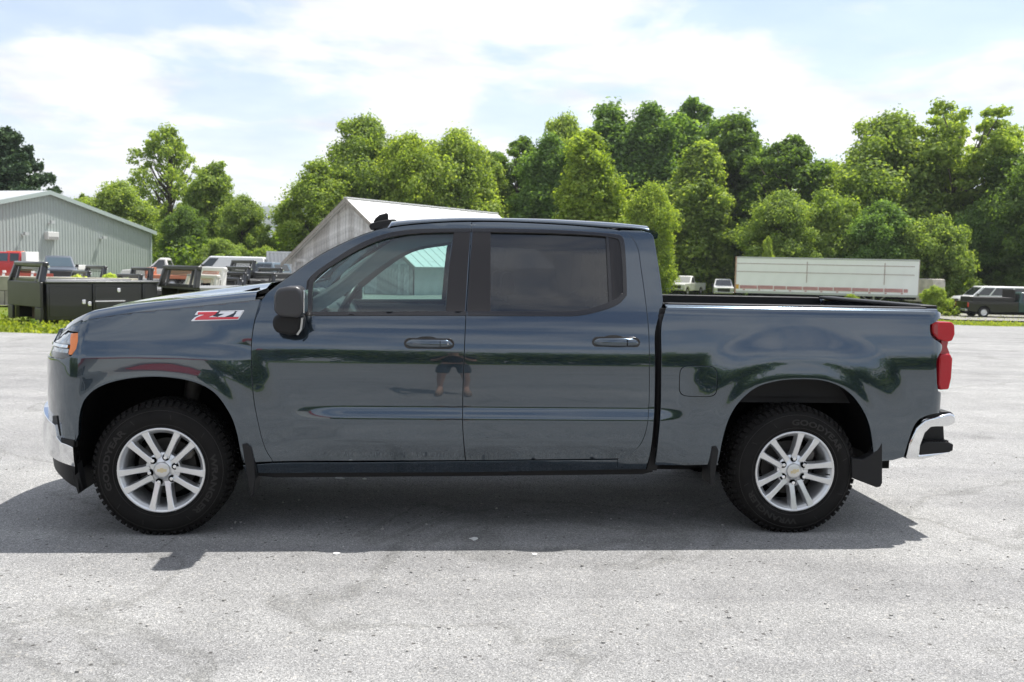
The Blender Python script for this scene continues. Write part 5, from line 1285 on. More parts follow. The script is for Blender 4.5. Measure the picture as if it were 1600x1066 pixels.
# ================================================================= LEFT YARD: truck beds
BLK = mat('black_powdercoat', (.018, .018, .019), .28, coat=.4); DKG = mat('dark_satin_steel', (.055, .053, .049), .35, .3, var=.15, scale=2); BEIGE = mat('primer_beige', (.62, .59, .52), .6); CREAM = mat('white_steel', (.68, .67, .63), .5)
TREADP = mat('tread_plate', (.26, .26, .25), .45, .4, bump=.5, bscale=30)
def bed_body(u, D, label, L=2.9, Wd=2.0, z0=0.0, deck=.80, skirt=.24, rack=.52, rot=48, m=BLK, boxes=False, group='steel truck beds stored on the grass', deckm=None):
    g = gp(u, D); t = empty('truck_bed', (g.x, g.y, g.z+z0), math.radians(rot), label, 'truck bed', group)
    y0, y1 = 0, Wd
    MB().box(0, L, y0, y1, deck-.05, deck).mk('deck', deckm or TREADP, t)
    for yy in (y0, y1-.05): MB().box(0, L, yy-.004, yy+.05, deck-skirt, deck-.052).mk('side_rail', m, t, bevel=.01)
    MB().box(L-.004, L+.05, y0, y1, deck-skirt, deck-.01).mk('rear_skirt', m, t)
    MB().box(.2, L-.2, .5, .58, max(0, deck-.42), deck-.06).box(.2, L-.2, Wd-.58, Wd-.5, max(0, deck-.42), deck-.06).mk('frame_rail', m, t)
    for xx in (.3, L-.5): MB().box(xx, xx+.14, .3, Wd-.3, 0 if z0 == 0 else deck-.5, deck-.42 if deck > .5 else deck-.06).mk('timber_block', mat('timber', (.2, .15, .10), .9), t)
    # head rack: two leaning uprights, top bar, window frame and mesh
    xr = -.06; lean = .20
    def P(y, z): return (xr+lean*(z-deck)/max(rack, .1)*.6, y, z)
    z1 = deck+rack
    th = .075
    for sy in (0, 1):
        ya, yb = (y0+.02, y0+.02+.13) if sy == 0 else (y1-.15, y1-.02); s_ = 1 if sy == 0 else -1; inw = .10*s_
        q0, q1 = P(0, deck-.02), P(0, z1)
        MB().hexa([(q0[0]-th, ya, q0[2]), (q0[0]+th, ya, q0[2]), (q0[0]+th, yb, q0[2]), (q0[0]-th, yb, q0[2]), (q1[0]-th, ya+inw, q1[2]), (q1[0]+th, ya+inw, q1[2]), (q1[0]+th, yb+inw, q1[2]), (q1[0]-th, yb+inw, q1[2])]).mk('rack_upright', m, t, bevel=.03)
    q1 = P(0, z1); MB().box(q1[0]-th, q1[0]+th, y0+.10, y1-.10, z1-.07, z1+.06).mk('rack_top_bar', m, t, bevel=.035)
    q2 = P(0, deck+.12*rack)
    MB().box(q2[0]-.03, q2[0]+.03, y0+.1, y1-.1, deck, deck+.16*rack).mk('rack_lower_panel', m, t)
    for k in range(5):
        z = deck+rack*(.60+.07*k); q = P(0, z); MB().box(q[0]-.01, q[0]+.01, y0+.35, y1-.35, z, z+.018).mk('rack_bar', m, t)
    for yy in (y0+.38, y1-.42):
        q = P(0, deck); qq = P(0, z1); MB().hexa([(q[0]-.03, yy, q[2]), (q[0]+.03, yy, q[2]), (q[0]+.03, yy+.05, q[2]), (q[0]-.03, yy+.05, q[2]), (qq[0]-.03, yy, z1), (qq[0]+.03, yy, z1), (qq[0]+.03, yy+.05, z1), (qq[0]-.03, yy+.05, z1)]).mk('rack_post', m, t)
    for yy in (y0+.05, y1-.09): MB().cyl((xr+.16, yy+.0, z1-.05), (xr+.16, yy+.05, z1-.05), .03, n=8).mk('marker_light', CHROME, t)
    return t, g
t, g = bed_body(73, 22.8, 'large black service bed with side tool boxes standing on the grass by the asphalt', L=2.75, deck=.95, rack=.42, m=BLK, skirt=.3)
# bulkhead and tool boxes of the big one
dk = .95
fb = MB(); fb.box(-.13, -.06, 0, 2.0, .34, dk+.0); fb.box(-.13, -.06, 0, .36, 0, .345); fb.box(-.13, -.06, 1.70, 2.0, 0, .345); fb.mk('bulkhead_panel', DKG, t, bevel=.02)
for (xa, xb) in ((0, 1.08), (1.10, 2.36), (2.38, 2.78)):
    MB().box(xa, xb-.0, -.05, .45, .04, dk-.02).mk('tool_box', BLK, t, bevel=.02)
    MB().box(xa+.05, xb-.06, -.065, -.045, .12, dk-.10).mk('box_door', BLK, t, bevel=.01)
MB().box(-.02, 2.82, -.09, .50, dk-.016, dk+.03).mk('box_lid', mat('lid_reflection_grey', (.16, .16, .16), .35, .3), t, bevel=.012)  # black lid coloured lighter, for the pale reflections on its top
MB().box(-.02, 2.82, 1.5, 2.0, dk-.016, dk+.03).mk('box_lid', MATS['lid_reflection_grey'], t, bevel=.012)
for (x, z) in ((.82, .42), (1.70, .70), (.96, .37)): MB().box(x, x+.09, -.085, -.064, z, z+.11).mk('latch', CHROME, t, bevel=.01)
MB().box(1.14, 1.9, -.085, -.064, .47, .50).mk('box_handle', CHROME, t)
MB().box(.0, 2.7, 1.6, 1.98, .04, dk-.02).mk('tool_box', BLK, t)
bed_body(313, 24.5, 'dark grey steel flatbed with rack and deck right behind the truck hood', L=2.6, deck=.84, skirt=.26, rack=.50, m=DKG)
bed_body(166, 40, 'small black flatbed with rack between the grey pickup and weeds', deck=.80, rack=.50, L=2.4)
bed_body(140, 39, 'black bed with tall rack partly behind the service bed lid', deck=.66, rack=.42, L=2.0, rot=44)
bed_body(239, 40, 'black flatbed with tall rack in front of the tan pickup', deck=.55, rack=.72, L=2.2)
bed_body(222, 37, 'lower black flatbed with rack in front of the taller one', deck=.50, rack=.50, L=1.6, rot=50)
bed_body(353, 31.5, 'larger cream white flatbed with rack in front of the white van', deck=.62, rack=.70, m=CREAM, L=1.2, deckm=CREAM)
bed_body(342, 29.5, 'smaller cream white flatbed nested under the larger cream one', deck=.58, rack=.50, m=BEIGE, L=1.0, deckm=BEIGE)
for k, (u, v, D, lab) in enumerate(((399, 408, 41.5, 'topmost black flatbed rack of the pile near the container'), (391, 418, 40.5, 'second black flatbed from the top of the pile near the container'), (385, 427, 39.5, 'third black flatbed down in the pile near the container'), (377, 436, 38.5, 'lowest black flatbed rack of the pile near the container'),
                            (441, 420, 42.5, 'upper black flatbed at the right, just left of the windscreen'), (430, 428, 40.5, 'lower black flatbed at the right with long black deck'))):
    g = gp(u, D); zt = at(u, v, D)[2]-g.z; z0 = max(0, zt-.95); bed_body(u, D, lab, deck=zt-z0-.50, rack=.47, z0=z0, L=2.6 if k > 3 else 2.0)
    if z0 > 0:
        pass
# concrete block wall, barricade, weeds
def on(u, D, name, label, cat, rot=0): g = gp(u, D); return empty(name, (g.x, g.y, g.z), math.radians(rot), label, cat), g
w_, g = on(-60, 31.7, 'block_wall', 'low pale concrete block wall behind the service bed at far left', 'wall', 2)
CONC = mat('old_concrete', (.33, .31, .25), .9, var=.25, scale=1.5, bump=.4, bscale=12); H = at(10, 431, 31.7)[2]-g.z
for r in range(2):
    for k in range(7): MB().box(-1.2+k*.92+(.46 if r else 0), -1.2+k*.92+.905+(.46 if r else 0), -.3, .3, r*H/2, r*H/2+H/2-.012).mk('concrete_block', CONC, w_, bevel=.02)
b_, g = on(8, 40, 'barricade', 'white A frame barricade with a red rail near the red truck', 'barricade', 12)
WHP = mat('white_paint', (.74, .73, .70), .5)
for x in (0, 1.1):
    for s_ in (-1, 1): MB().hexa([(x-.05, s_*.45-.04, 0), (x+.05, s_*.45-.04, 0), (x+.05, s_*.45+.04, 0), (x-.05, s_*.45+.04, 0), (x-.05, s_*.02-.03, 1.1), (x+.05, s_*.02-.03, 1.1), (x+.05, s_*.02+.03, 1.1), (x-.05, s_*.02+.03, 1.1)]).mk('leg', WHP, b_)
MB().box(-.6, 1.9, -.10, -.06, .82, 1.0).mk('rail', mat('barricade_red', (.5, .10, .07), .6), b_); MB().box(-.6, 1.9, -.12, -.08, .45, .60).mk('rail', WHP, b_)
tree('bush1', 125, 34, 427, .85, (2.6, 2.1, 2.2), 'pale flowering weed clump in front of the grey pickup', cat='bush', name='flowering_weeds')
tree('bush0', 172, 36, 424, .85, (2.2, 1.9, 1.6), 'pale green weed clump between two black racks', cat='bush', name='flowering_weeds')
tree('bush1', 196, 33, 432, .6, (1.5, 1.5, .9), 'bright green weed clump left of the paired black racks', cat='bush', name='flowering_weeds')
tree('bush0', 52, 22.2, 492, .9, (.9, 1.0, .8), 'green weeds growing in the opening of the service bed', cat='bush', name='flowering_weeds')

# ================================================================= background vehicles
GLS = mat('vehicle_glass', (.025, .03, .033), .05, coat=1); GLB = mat('vehicle_glass_bright', (.05, .08, .10), .05, coat=1); TYR = mat('vehicle_tyre', (.02, .02, .02), .8); RIMM = mat('vehicle_rim', (.45, .45, .46), .35, .8)
LMP = mat('vehicle_lamp', (.75, .75, .72), .15, coat=1); RLMP = mat('vehicle_tail_lamp', (.45, .02, .02), .2, coat=1); BMP = mat('vehicle_bumper', (.50, .51, .52), .25, .8)
def wheels(t, xs, w, r=.36, tw=.22, rim=RIMM):
    for x in xs:
        for s_ in (-1, 1):
            y = s_*(w/2-.02); wh = empty('wheel', (x, y, r), parent=t); o_ = s_
            recalc(MB().lathe([(r*.58, 0), (r*.9, .0), (r, -.04*o_), (r, -(tw-.03)*o_), (r*.9, -tw*o_), (r*.58, -tw*o_)], (0, 0, 0), 22).mk('tyre', TYR, wh, smooth=True))
            recalc(MB().lathe([(.001, -.04*o_), (r*.2, -.02*o_), (r*.45, -.05*o_), (r*.58, -.0*o_), (r*.60, -.06*o_)], (0, 0, 0), 16).mk('rim', rim, wh, smooth=True))
def vehicle(kind, u, D, rot, paint, label, cat, L=5.7, Wd=1.95, H=1.85, group=None, glass=None, name=None, bed_m=None, chrome=True, crew=True, dz=0, rimm=RIMM, cargo=False):
    """local x forward"""
    g = gp(u, D); t = empty(name or {'pickup': 'parked_pickup', 'van': 'parked_van'}[kind], (g.x, g.y, g.z+dz), math.radians(rot), label, cat, group); glass = glass or GLS
    f, r = L/2, -L/2; hw = Wd/2; zb = .42; wr = .37 if kind == 'pickup' else .34; wf, wb = f-.92, r+1.12
    def arch(xc): return [(xc+(wr+.09)*math.cos(a), wr+(wr+.09)*math.sin(a)) for a in np.linspace(0, math.pi, 9)]
    belt = .62*H; hood = .60*H
    if kind == 'pickup':
        cabf = f-1.55; cabr = cabf-(2.35 if crew else 1.35); top = [(f, .55*H), (f-.10, .585*H), (f-.5, hood), (cabf, belt)]
        side = [(r, zb), (r, belt)]+[(cabf, belt)]+top[::-1][1:]+[(f, zb)]
        if cabf-cabr > 0: pass
    else:
        cabf = f-.95; cabr = r+.05; side = [(r, zb), (r+.02, belt), (cabf, belt), (f-.25, hood*.98), (f-.05, .50*H), (f, .45*H), (f, zb)]
    bottom = arch(wf)+arch(wb)
    poly = side+[(f, zb)]+[p for p in arch(wf) if p[1] >= zb-.06]+[p for p in arch(wb) if p[1] >= zb-.06]
    P2 = [p for i, p in enumerate(poly) if i == 0 or p != poly[i-1]]
    bd = MB()
    if kind == 'pickup':
        # body halves: front (with cab base) and box
        fr = [(cabr, zb), (cabr, belt), (cabf, belt)]+top[::-1][1:]+[(f, zb)]+[p for p in arch(wf)]
        rr = [(r, zb+.05), (r, belt), (cabr-.03, belt), (cabr-.03, zb)]+arch(wb)
        recalc(MB().prism(fr, -hw, hw).mk('body', paint, t, bevel=.05, seg=3)); bx = MB()
        for s_ in (-1, 1): bx.prism(rr, s_*hw, s_*(hw-.09))
        bx.box(r, r+.06, -hw+.08, hw-.08, zb+.1, belt-.01); bx.box(r+.06, cabr-.03, -hw+.09, hw-.09, zb+.15, zb+.2)
        recalc(bx.mk('cargo_box', bed_m or paint, t, bevel=.015))
        MB().box(r+.1, cabr-.06, -hw+.095, hw-.095, belt-.04, belt-.02).mk('box_shade', mat('vehicle_black', (.015, .015, .015), .8), t) if False else None
    else:
        recalc(MB().prism(P2, -hw, hw).mk('body', paint, t, bevel=.05, seg=3))
    # greenhouse
    ti = .80; zt = H; sl = .72 if kind == 'pickup' else .80; sr = .22 if kind == 'pickup' else .12
    b0 = [(cabf, hw-.03), (cabr, hw-.03)]; 
    A = [(cabf, -hw+.03, belt-.01), (cabf, hw-.03, belt-.01), (cabr, hw-.03, belt-.01), (cabr, -hw+.03, belt-.01)]
    T_ = [(cabf-sl, -hw*ti, zt-.05), (cabf-sl, hw*ti, zt-.05), (cabr+sr, hw*ti, zt-.05), (cabr+sr, -hw*ti, zt-.05)]
    if kind == 'van': T_ = [(cabf-sl, -hw*.90, zt-.05), (cabf-sl, hw*.90, zt-.05), (cabr+sr, hw*.90, zt-.05), (cabr+sr, -hw*.90, zt-.05)]
    TT = [((p[0]-.08) if i < 2 else p[0]+.05, p[1]*.90, zt) for i, p in enumerate(T_)]
    cb = MB(); cb.add(A+T_+TT, [(0, 1, 5, 4), (1, 2, 6, 5), (2, 3, 7, 6), (3, 0, 4, 7), (4, 5, 9, 8), (5, 6, 10, 9), (6, 7, 11, 10), (7, 4, 8, 11), (8, 9, 10, 11)])
    cab = recalc(cb.mk('cab' if kind == 'pickup' else 'upper_body', paint, t, bevel=.04))
    A = [np.array(p) for p in A]; T_ = [np.array(p) for p in T_]
    def win(a, b, c, d, nm, s0, s1, t0, t1, m, out_=.012):
        """a,b bottom; c,d top (a-c, b-d)"""
        f_ = lambda s_, q: (a*(1-s_)+b*s_)*(1-q)+(c*(1-s_)+d*s_)*q
        P = [f_(s0, t0), f_(s1, t0), f_(s1, t1), f_(s0, t1)]; n_ = np.cross(P[1]-P[0], P[3]-P[0]); n_ /= np.linalg.norm(n_); ctr = (A[0]+A[2]+T_[0]+T_[2])/4
        if np.dot(n_, P[0]-ctr) < 0: n_ = -n_
        V = [p-n_*.01 for p in P]+[p+n_*out_ for p in P]; recalc(MB().hexa(V).mk(nm, m, t))
    win(A[0], A[1], T_[0], T_[1], 'windscreen', .06, .94, .08, .92, glass); win(A[3], A[2], T_[3], T_[2], 'rear_window', .12, .88, .2, .85, GLS)
    cuts = ([(.04, .20)] if cargo else [(.05, .24), (.27, .58), (.61, .95)]) if kind == 'van' else ([(.10, .50), (.54, .90)] if crew else [(.14, .82)])
    for (ia, ib) in ((0, 3), (1, 2)):
        for (s0, s1) in cuts: win(A[ia], A[ib], T_[ia], T_[ib], 'side_window', s0, s1, .10, .88, GLS)
    # face
    MB().box(f-.02, f+.03, -hw*.62, hw*.62, .33*H, .50*H).mk('grille', mat('vehicle_grille', (.04, .04, .042), .4, .3), t, bevel=.02)
    for s_ in (-1, 1):
        MB().box(f-.10, f+.02, min(s_*hw*.66, s_*hw*.97), max(s_*hw*.66, s_*hw*.97), .41*H, .51*H).mk('headlight', LMP, t, bevel=.02)
        MB().box(r-.02, r+.06, min(s_*hw*.86, s_*hw*1.0), max(s_*hw*.86, s_*hw*1.0), .40*H, .58*H).mk('tail_light', RLMP, t, bevel=.01)
        MB().box(cabf-.45, cabf-.30, min(s_*(hw), s_*(hw+.20)), max(s_*(hw), s_*(hw+.20)), belt+.02, belt+.20).mk('side_mirror', mat('vehicle_mirror', (.03, .03, .03), .5), t, bevel=.03)
    MB().box(f-.06, f+.12, -hw*.96, hw*.96, .22*H, .315*H).mk('front_bumper', BMP if chrome else paint, t, bevel=.03); MB().box(r-.14, r+.04, -hw*.94, hw*.94, .24*H, .33*H).mk('rear_bumper', BMP if chrome else paint, t, bevel=.03)
    MB().box(r+.3, f-.3, -hw*.8, hw*.8, .22, zb+.06).mk('underbody', UNDER, t)
    wheels(t, (wf, wb), Wd, wr, rim=rimm); return t
def vp(name, c, **k): return mat(name, c, .3, k.pop('metal', 0), coat=.6, **k)
# grey pickup three-quarter front at the left
vehicle('pickup', 92, 64, -62, vp('pewter_paint', (.085, .10, .125), metal=.3), 'grey blue crew cab pickup facing the camera before the metal building', 'pickup truck', glass=GLB, H=1.92)
# red truck: crew cab with a white body behind
def red_truck():
    g = gp(14, 66); t = empty('red_work_truck', (g.x, g.y, g.z), math.radians(186), 'red crew cab work truck with amber roof lamps at the far left edge', 'truck'); R_ = vp('truck_red', (.55, .03, .035))
    # local +x points left in the picture
    recalc(MB().prism([(3.2, .55), (3.2, 1.15), (2.9, 1.35), (1.9, 1.42), (-1.2, 1.42), (-1.2, .55)], -1.05, 1.05).mk('body', R_, t, bevel=.05))
    cb = MB(); cb.hexa([(1.9, -1.02, 1.40), (-1.2, -1.02, 1.40), (-1.2, 1.02, 1.40), (1.9, 1.02, 1.40), (1.25, -.88, 2.12), (-1.15, -.88, 2.12), (-1.15, .88, 2.12), (1.25, .88, 2.12)]); recalc(cb.mk('cab', R_, t, bevel=.05))
    for (x0, x1, x2, x3) in ((.55, 1.45, 1.12, .55), (-.35, .40, .40, -.35), (-1.05, -.50, -.50, -1.05)):
        for s_ in (-1, 1): MB().hexa([(x0, s_*.985, 1.50), (x1, s_*.985, 1.50), (x1, s_*1.02, 1.50), (x0, s_*1.02, 1.50), (x3, s_*.885, 2.02), (x2, s_*.885, 2.02), (x2, s_*.93, 2.02), (x3, s_*.93, 2.02)]).mk('side_window', GLS if x0 < -1 else GLB, t)
    MB().box(-1.0, 0.0, -.3, .3, 2.12, 2.18).mk('light_bar', mat('amber_bar', (.75, .16, .03), .4), t, bevel=.02)
    MB().box(-5.0, -1.3, -1.15, 1.15, 1.0, 1.3).mk('cargo_deck', mat('deck_white', (.62, .62, .60), .5), t, bevel=.02); MB().box(-1.60, -1.3, -1.15, 1.15, 1.3, 2.15).mk('headboard', MATS['deck_white'], t, bevel=.03)
    wheels(t, (2.2, -3.0, -4.0), 2.1, .45)
red_truck()
# white and tan old pickup behind the black racks
vehicle('pickup', 268, 62, -172, vp('old_white_paint', (.66, .65, .62)), 'old white pickup with a tan cargo box seen behind the black racks', 'pickup truck', bed_m=vp('tan_paint', (.42, .24, .12)), crew=False, H=1.95)
vehicle('van', 358, 72, 180, vp('van_white', (.72, .73, .73)), 'white panel van behind the cream flatbeds', 'van', L=5.9, H=2.15, Wd=2.0, chrome=False, cargo=True)
vehicle('pickup', 420, 66, 150, vp('dull_blue_paint', (.10, .14, .17)), 'dull blue grey pickup mostly hidden behind the black flatbed pile', 'pickup truck', L=5.2, H=1.80, chrome=False)
def loader():
    g = gp(285, 58); t = empty('flatbed_trailer', (g.x, g.y, g.z), math.radians(4), 'low orange equipment trailer seen through the dark grey rack', 'trailer'); OR_ = mat('machine_orange', (.42, .15, .08), .6)
    MB().box(-1.9, 2.2, -1, 1, .70, .92).mk('deck_frame', OR_, t, bevel=.02); MB().box(-1.9, -1.8, -1, 1, .9, 1.35).mk('headboard', OR_, t); MB().box(.9, 2.2, -.5, .5, .92, 1.25).mk('ramp_pack', OR_, t, bevel=.03); wheels(t, (.5, -.35), 2.0, .38)
loader()
# ---- right side
t1 = vehicle('pickup', 1072, 99, -124, vp('cream_paint', (.70, .70, .66)), 'old cream white pickup nearest the truck cab, cargo box showing', 'pickup truck', crew=False, H=1.9, glass=mat('hazy_windscreen', (.30, .30, .28), .2, coat=.5), L=5.4, dz=.1)
t2 = vehicle('pickup', 1129, 99, -100, vp('bright_white_paint', (.74, .74, .74)), 'white pickup with dark grille facing the camera beside the trailer', 'pickup truck', H=1.85, L=5.6)
vehicle('van', 1552, 76, 178, vp('van_white', (.72, .73, .73)), 'long white passenger van behind the dark green pickup', 'van', L=6.0, H=2.05)
t3 = vehicle('pickup', 1574, 67, 0, vp('dark_green_paint', (.012, .05, .045)), 'dark green and black pickup parked side on at the right edge', 'pickup truck', bed_m=vp('black_box_paint', (.006, .006, .006)), H=1.80, crew=False, L=6.4, rimm=mat('bright_rim', (.7, .7, .7), .4, .5))
MB().box(-2.9, -.05, -.9, .9, 1.08, 1.42).mk('cargo_cover', mat('black_cargo_cover', (.02, .018, .017), .6), t3, bevel=.03)
MB().box(-.02, .10, -.8, .8, 1.1, 1.98).mk('headache_rack', MATS['black_cargo_cover'], t3, bevel=.03)
# semi-trailer
def semi():
    Dl, Dr = 75.0, 71.6; pl = at(1150.5, 402, Dl); pr = at(1437, 405, Dr); L = math.hypot(pr[0]-pl[0], pr[1]-pl[1]); zg = gp(1290, 73).z; H = (pl[2]+pr[2])/2-zg; zf = H-(56*Dl/1500+59*Dr/1500)/2
    t = empty('semi_trailer', (pl[0], pl[1], zg), math.atan2(pr[1]-pl[1], pr[0]-pl[0]), 'long white box semi trailer with faded red stripe before the trees', 'trailer'); TW = mat('trailer_white', (.88, .88, .89), .45, var=.05, scale=.8); RS = mat('faded_red_stripe', (.52, .27, .27), .6, var=.2, scale=3); RL = mat('trailer_rail', (.52, .53, .53), .4, .5)
    n = 12
    for k in range(n): x0 = L*k/n; MB().box(x0+.004, x0+L/n-.004, 0, .03, zf+.16, H-.10).mk('side_panel', TW, t)
    MB().box(0, L, .03, 2.55, zf+.02, H-.02).mk('box_body', TW, t)
    MB().box(-.02, L+.02, -.03, .05, H-.12, H).mk('top_rail', RL, t); MB().box(-.02, L+.02, -.04, .05, zf, zf+.17).mk('bottom_rail', RL, t)
    for z in (H-.52, H-1.15): MB().box(.1, L-.3, -.018, .0, z-.025, z+.025).mk('seam_strip', mat('seam_pink', (.42, .33, .33), .6), t)
    for xx in (L*.40, L*.82): MB().box(xx-.03, xx+.03, -.02, 0, zf+.9, H-.3).mk('vertical_seam', MATS['seam_pink'], t)
    x = .35; rnd = random.Random(6)
    while x < L-.8:
        w = .9+.5*rnd.random()
        if not (L*.44 < x+w/2 < L*.48): MB().box(x, min(x+w, L-.7), -.022, 0, zf+.34, zf+.62-(.03*rnd.random())).mk('red_stripe', RS, t)
        x += w+.06
    q = .6
    while q < L-.8: MB().box(q, q+.14, -.03, 0, zf+.22, zf+.30).mk('reflector', RS, t); q += 1.15
    MB().box(0, .28, -.03, 0, zf+.32, zf+.65).mk('amber_reflector', mat('amber_panel', (.72, .40, .08), .5), t)
    MB().box(-.05, .05, -.05, 2.6, zf, H).mk('rear_frame', mat('rusty_pink', (.45, .28, .22), .7, var=.2), t)
    MB().box(L, L+.04, .0, 2.55, zf+.05, H-.02).mk('front_wall', mat('nose_pinkish', (.55, .45, .43), .7, var=.15, scale=1.5), t)
    for xx in (1.9, 3.2): 
        for yy in (.25, 2.1):
            wh = empty('wheel', (xx, yy, .50), parent=t); recalc(MB().lathe([(.28, -.0), (.46, -.0), (.50, .04), (.50, .24), (.30, .26)], (0, 0, 0), 24).mk('tyre', TYR, wh, smooth=True)); recalc(MB().lathe([(.001, .06), (.12, .0), (.20, .06), (.29, .01), (.30, .08)], (0, 0, 0), 18).mk('rim', mat('steel_rim_pale', (.5, .47, .42), .6), wh, smooth=True))
    MB().box(1.0, 4.2, .5, 2.0, .55, zf).mk('bogie_frame', UNDER, t)
    for yy in (.35, 2.1): MB().box(L-3.1, L-2.98, yy, yy+.12, .05, zf).mk('landing_leg', RL, t)
    for s_ in (-1, 1): MB().tube([(L-3.04+s_*.8, .4, zf), (L-3.04, .4, .45)], .04, 5).mk('leg_brace', mat('brace_pale', (.5, .5, .48), .6), t)
    MB().box(4.2, L, .8, 1.7, zf-.2, zf).mk('chassis_beam', UNDER, t)
semi()
# old white cab end behind the trailer nose
g = gp(1457, 78); t = empty('box_truck', (g.x, g.y, g.z), math.radians(20), 'rusty white box truck end half hidden by shrubs right of the trailer', 'truck'); Hh = at(1457, 436, 78)[2]-g.z
OW = mat('rust_streaked_white', (.52, .48, .42), .7, var=.25, scale=2); MB().box(-.62, .62, -.6, 2.5, .6, Hh).mk('box', OW, t, bevel=.06); MB().box(-.60, .60, -.64, -.60, .7, Hh-.25).mk('rear_door', OW, t, bevel=.01); MB().box(.25, .38, -.68, -.63, 1.5, 1.75).mk('latch', UNDER, t); wheels(t, (0,), 1.3, .42)
# ================================================================= behind the camera: what the paint mirrors
bw = empty('roadside_building', (-19, -20, 0), math.radians(32), 'low pale building with a red fascia behind the photographer', 'building')
BW = mat('pale_render', (.55, .54, .51), .8, var=.06); MB().box(-13, 13, -8, 0, 0, 4.2).mk('wall', BW, bw); MB().box(-13.2, 13.2, -8.2, .25, 4.2, 5.1).mk('fascia', mat('fascia_red', (.45, .04, .04), .5), bw, bevel=.03)
for k in range(6): MB().box(-11.5+k*4, -8.9+k*4, .0, .06, .8, 2.9).mk('window', GLS, bw)
def rearwood():
    rs = np.random.RandomState(14); B = []
    for k in range(260):
        a = -1.45+2.9*k/260; R_ = 78+rs.rand()*18; x = R_*math.sin(a)*1.2; y = -R_*math.cos(a*.75); 
        B.append((x, y, 1.5+rs.rand()*11.0, 2.4+rs.rand()*2.8))
    B = np.array(B); P, Nn = blobs_to_leaves(B, 50000, rs); o = bpy.data.objects.new('roadside_woodland', leaves_mesh('roadside_woodland', P, Nn, 1.1, LEAF, rs)); COL.objects.link(o); o.color = (1.0, .95, 1.9, 1); tag(o, kind='stuff')
rearwood()
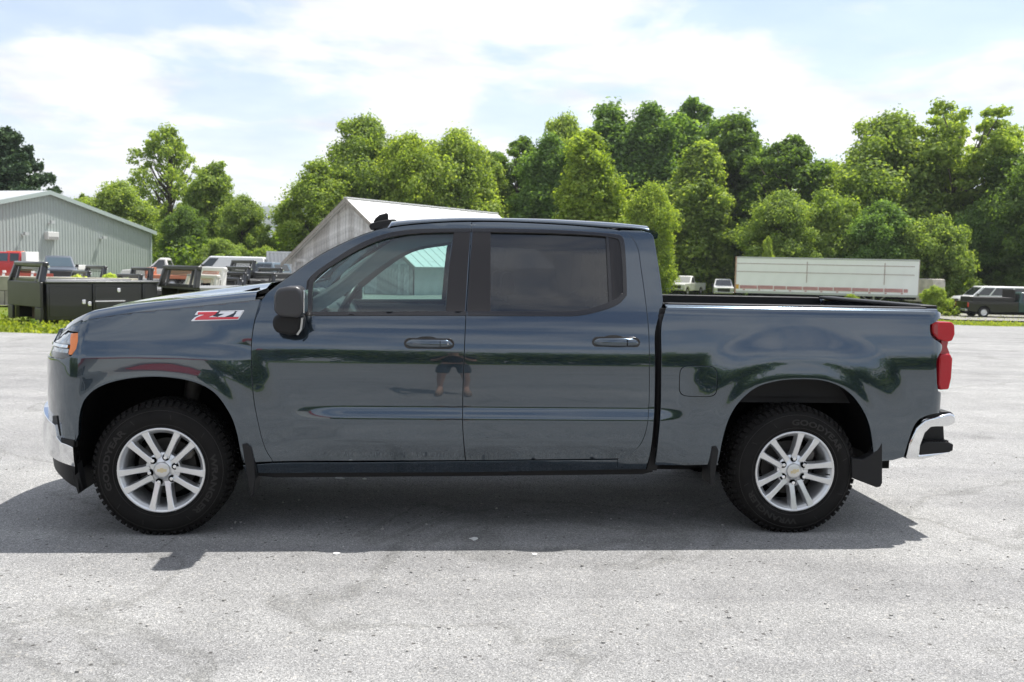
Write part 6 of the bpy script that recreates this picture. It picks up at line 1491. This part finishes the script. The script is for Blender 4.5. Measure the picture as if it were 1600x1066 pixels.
# ================================================================= the photographer, mirrored in the door
def person():
    SKIN = mat('skin_tone', (.50, .31, .22), .55); SHIRT = mat('dark_tshirt', (.03, .035, .05), .9); SHORT = mat('grey_shorts', (.05, .055, .065), .9); HAIR = mat('brown_hair', (.05, .03, .02), .7); SHOE = mat('tan_shoes', (.35, .24, .16), .7)
    p = empty('person', (.36, -.42, 0), math.radians(8), 'person in dark t shirt and grey shorts holding a camera, mirrored in the truck door', 'person')
    def skin(name, vs, es, m):
        me = bpy.data.meshes.new(name); me.from_pydata([v[:3] for v in vs], es, []); me.materials.append(m)
        o = bpy.data.objects.new(name, me); COL.objects.link(o); o.parent = p
        md = o.modifiers.new('skin', 'SKIN'); md.use_smooth_shade = True
        for i, v in enumerate(vs):
            r = v[3] if isinstance(v[3], tuple) else (v[3], v[3]); me.skin_vertices[0].data[i].radius = r
        me.skin_vertices[0].data[0].use_root = True
        o.modifiers.new('sub', 'SUBSURF').levels = 1; o.modifiers['sub'].render_levels = 2; return o
    V = [(0, 0, .95, (.155, .11)), (0, 0, 1.10, (.135, .095)), (0, 0, 1.28, (.155, .105)), (0, 0, 1.42, (.12, .08)), (0, .01, 1.50, .055), (0, .02, 1.58, .062), (0, .03, 1.68, (.078, .092)), (0, .025, 1.76, (.07, .085))]
    E_ = [(i, i+1) for i in range(7)]
    for s in (-1, 1):
        b = len(V)
        V += [(s*.10, 0, .86, .088), (s*.13, .02, .66, .078), (s*.145, .035, .49, .056), (s*.155, .01, .36, .055), (s*.16, -.01, .12, .036), (s*.16, .0, .06, .040), (s*.175, .13, .035, .036), (s*.18, .19, .03, .026)]
        E_ += [(0, b)]+[(b+i, b+i+1) for i in range(7)]
        b = len(V)
        V += [(s*.17, 0, 1.405, .060), (s*.225, .0, 1.28, .047), (s*.25, .03, 1.13, .040), (s*.19, .15, 1.22, .037), (s*.125, .24, 1.33, .026), (s*.105, .275, 1.37, (.038, .02)), (s*.095, .30, 1.41, (.036, .018))]
        E_ += [(3, b)]+[(b+i, b+i+1) for i in range(6)]
    skin('body', V, E_, SKIN)
    for s in (-1, 1):
        for k, L_ in enumerate((.062, .072, .068, .055)):
            x = s*(.118-.016*k*1.0); MB().tube([(x, .298, 1.405+.004*k), (x-s*.012, .325, 1.43), (x-s*.035, .335, 1.43+L_*.3)], [.0088, .008, .0065], 7).mk('finger', SKIN, p, smooth='all')
        MB().tube([(s*.075, .285, 1.385), (s*.058, .275, 1.41), (s*.052, .28, 1.435)], [.0105, .0095, .0075], 7).mk('thumb', SKIN, p, smooth='all')
    sv = [(0, 0, .97, (.165, .12)), (0, 0, 1.10, (.148, .108)), (0, 0, 1.28, (.168, .118)), (0, 0, 1.42, (.125, .088)), (0, .008, 1.47, .070)]; se = [(i, i+1) for i in range(4)]
    for s in (-1, 1):
        b = len(sv); sv += [(s*.17, 0, 1.405, .070), (s*.22, .0, 1.29, .060), (s*.235, .012, 1.22, .060)]; se += [(3, b), (b, b+1), (b+1, b+2)]
    skin('tshirt', sv, se, SHIRT)
    hv = [(0, 0, .99, (.165, .12)), (0, 0, .91, (.165, .125))]; he = [(0, 1)]
    for s in (-1, 1):
        b = len(hv); hv += [(s*.105, 0, .82, .105), (s*.13, .015, .66, .098), (s*.142, .025, .55, .092)]; he += [(1, b), (b, b+1), (b+1, b+2)]
    skin('shorts', hv, he, SHORT)
    rows = []
    for t in np.linspace(.0, .62, 7):
        r = math.sin(t*math.pi)**.8*.100; z = 1.775+.075*math.cos(t*math.pi)-.02; rows.append([((r+.004)*.88*math.cos(a), .012+(r+.006)*1.05*math.sin(a)*(1 if math.sin(a) < .35 or t < .3 else .80), z) for a in np.linspace(0, 2*math.pi, 21)])
    MB().grid(rows).mk('hair', HAIR, p, smooth='all')
    for s in (-1, 1):
        MB().lathe([(.0001, -.012), (.010, -.006), (.012, .004), (.0001, .010)], (s*.031, .108, 1.70), 12).mk('eye', mat('eye_white', (.7, .7, .7), .3), p, smooth='all')
        MB().tube([(s*.080, .02, 1.66), (s*.088, .012, 1.69), (s*.082, .018, 1.715)], [.010, .014, .008], 6).mk('ear', SKIN, p, smooth='all')
        recalc(MB().prism([(s*.16-.045, -.06), (s*.16+.045, -.06), (s*.18+.048, .15), (s*.18+.02, .225), (s*.18-.03, .22), (s*.17-.045, .12)], .0, .062, 'z').mk('shoe', SHOE, p, bevel=.02, seg=3))
    MB().tube([(0, .118, 1.71), (0, .138, 1.675), (0, .122, 1.662)], [.008, .015, .010], 7).mk('nose', SKIN, p, smooth='all')
    MB().tube([(-.022, .112, 1.632), (0, .120, 1.630), (.022, .112, 1.632)], [.004, .007, .004], 6).mk('mouth', mat('lips', (.42, .18, .15), .5), p, smooth='all')
    c = empty('photo_camera', (.36-.045, -.42+.33, 1.42), math.radians(8), 'black camera held in both hands by the person mirrored in the door', 'camera')
    CB = mat('camera_body_black', (.015, .015, .016), .45); MB().box(-.065, .065, -.03, .02, -.045, .035).mk('camera_body', CB, c, bevel=.012); MB().box(-.022, .022, -.03, .02, .033, .058).mk('viewfinder', CB, c, bevel=.006)
    MB().cyl((0, .02, -.005), (0, .085, -.005), .034, n=20).mk('lens_barrel', CB, c, smooth=True); MB().cyl((0, .0855, -.005), (0, .087, -.005), .027, n=20).mk('lens_glass', GLS, c)
person()
# ================================================================= air
def haze():
    m = bpy.data.materials.new('thin_haze'); m.use_nodes = True; t = m.node_tree; t.nodes.clear(); o = t.nodes.new('ShaderNodeOutputMaterial'); v = t.nodes.new('ShaderNodeVolumePrincipled')
    v.inputs['Color'].default_value = (.90, .94, 1, 1); v.inputs['Density'].default_value = .00018; v.inputs['Anisotropy'].default_value = .3; t.links.new(v.outputs[0], o.inputs['Volume'])
    o = MB().box(-4300, 4300, -4300, 5300, -12, 240).mk('haze', m); tag(o, kind='stuff')
haze()
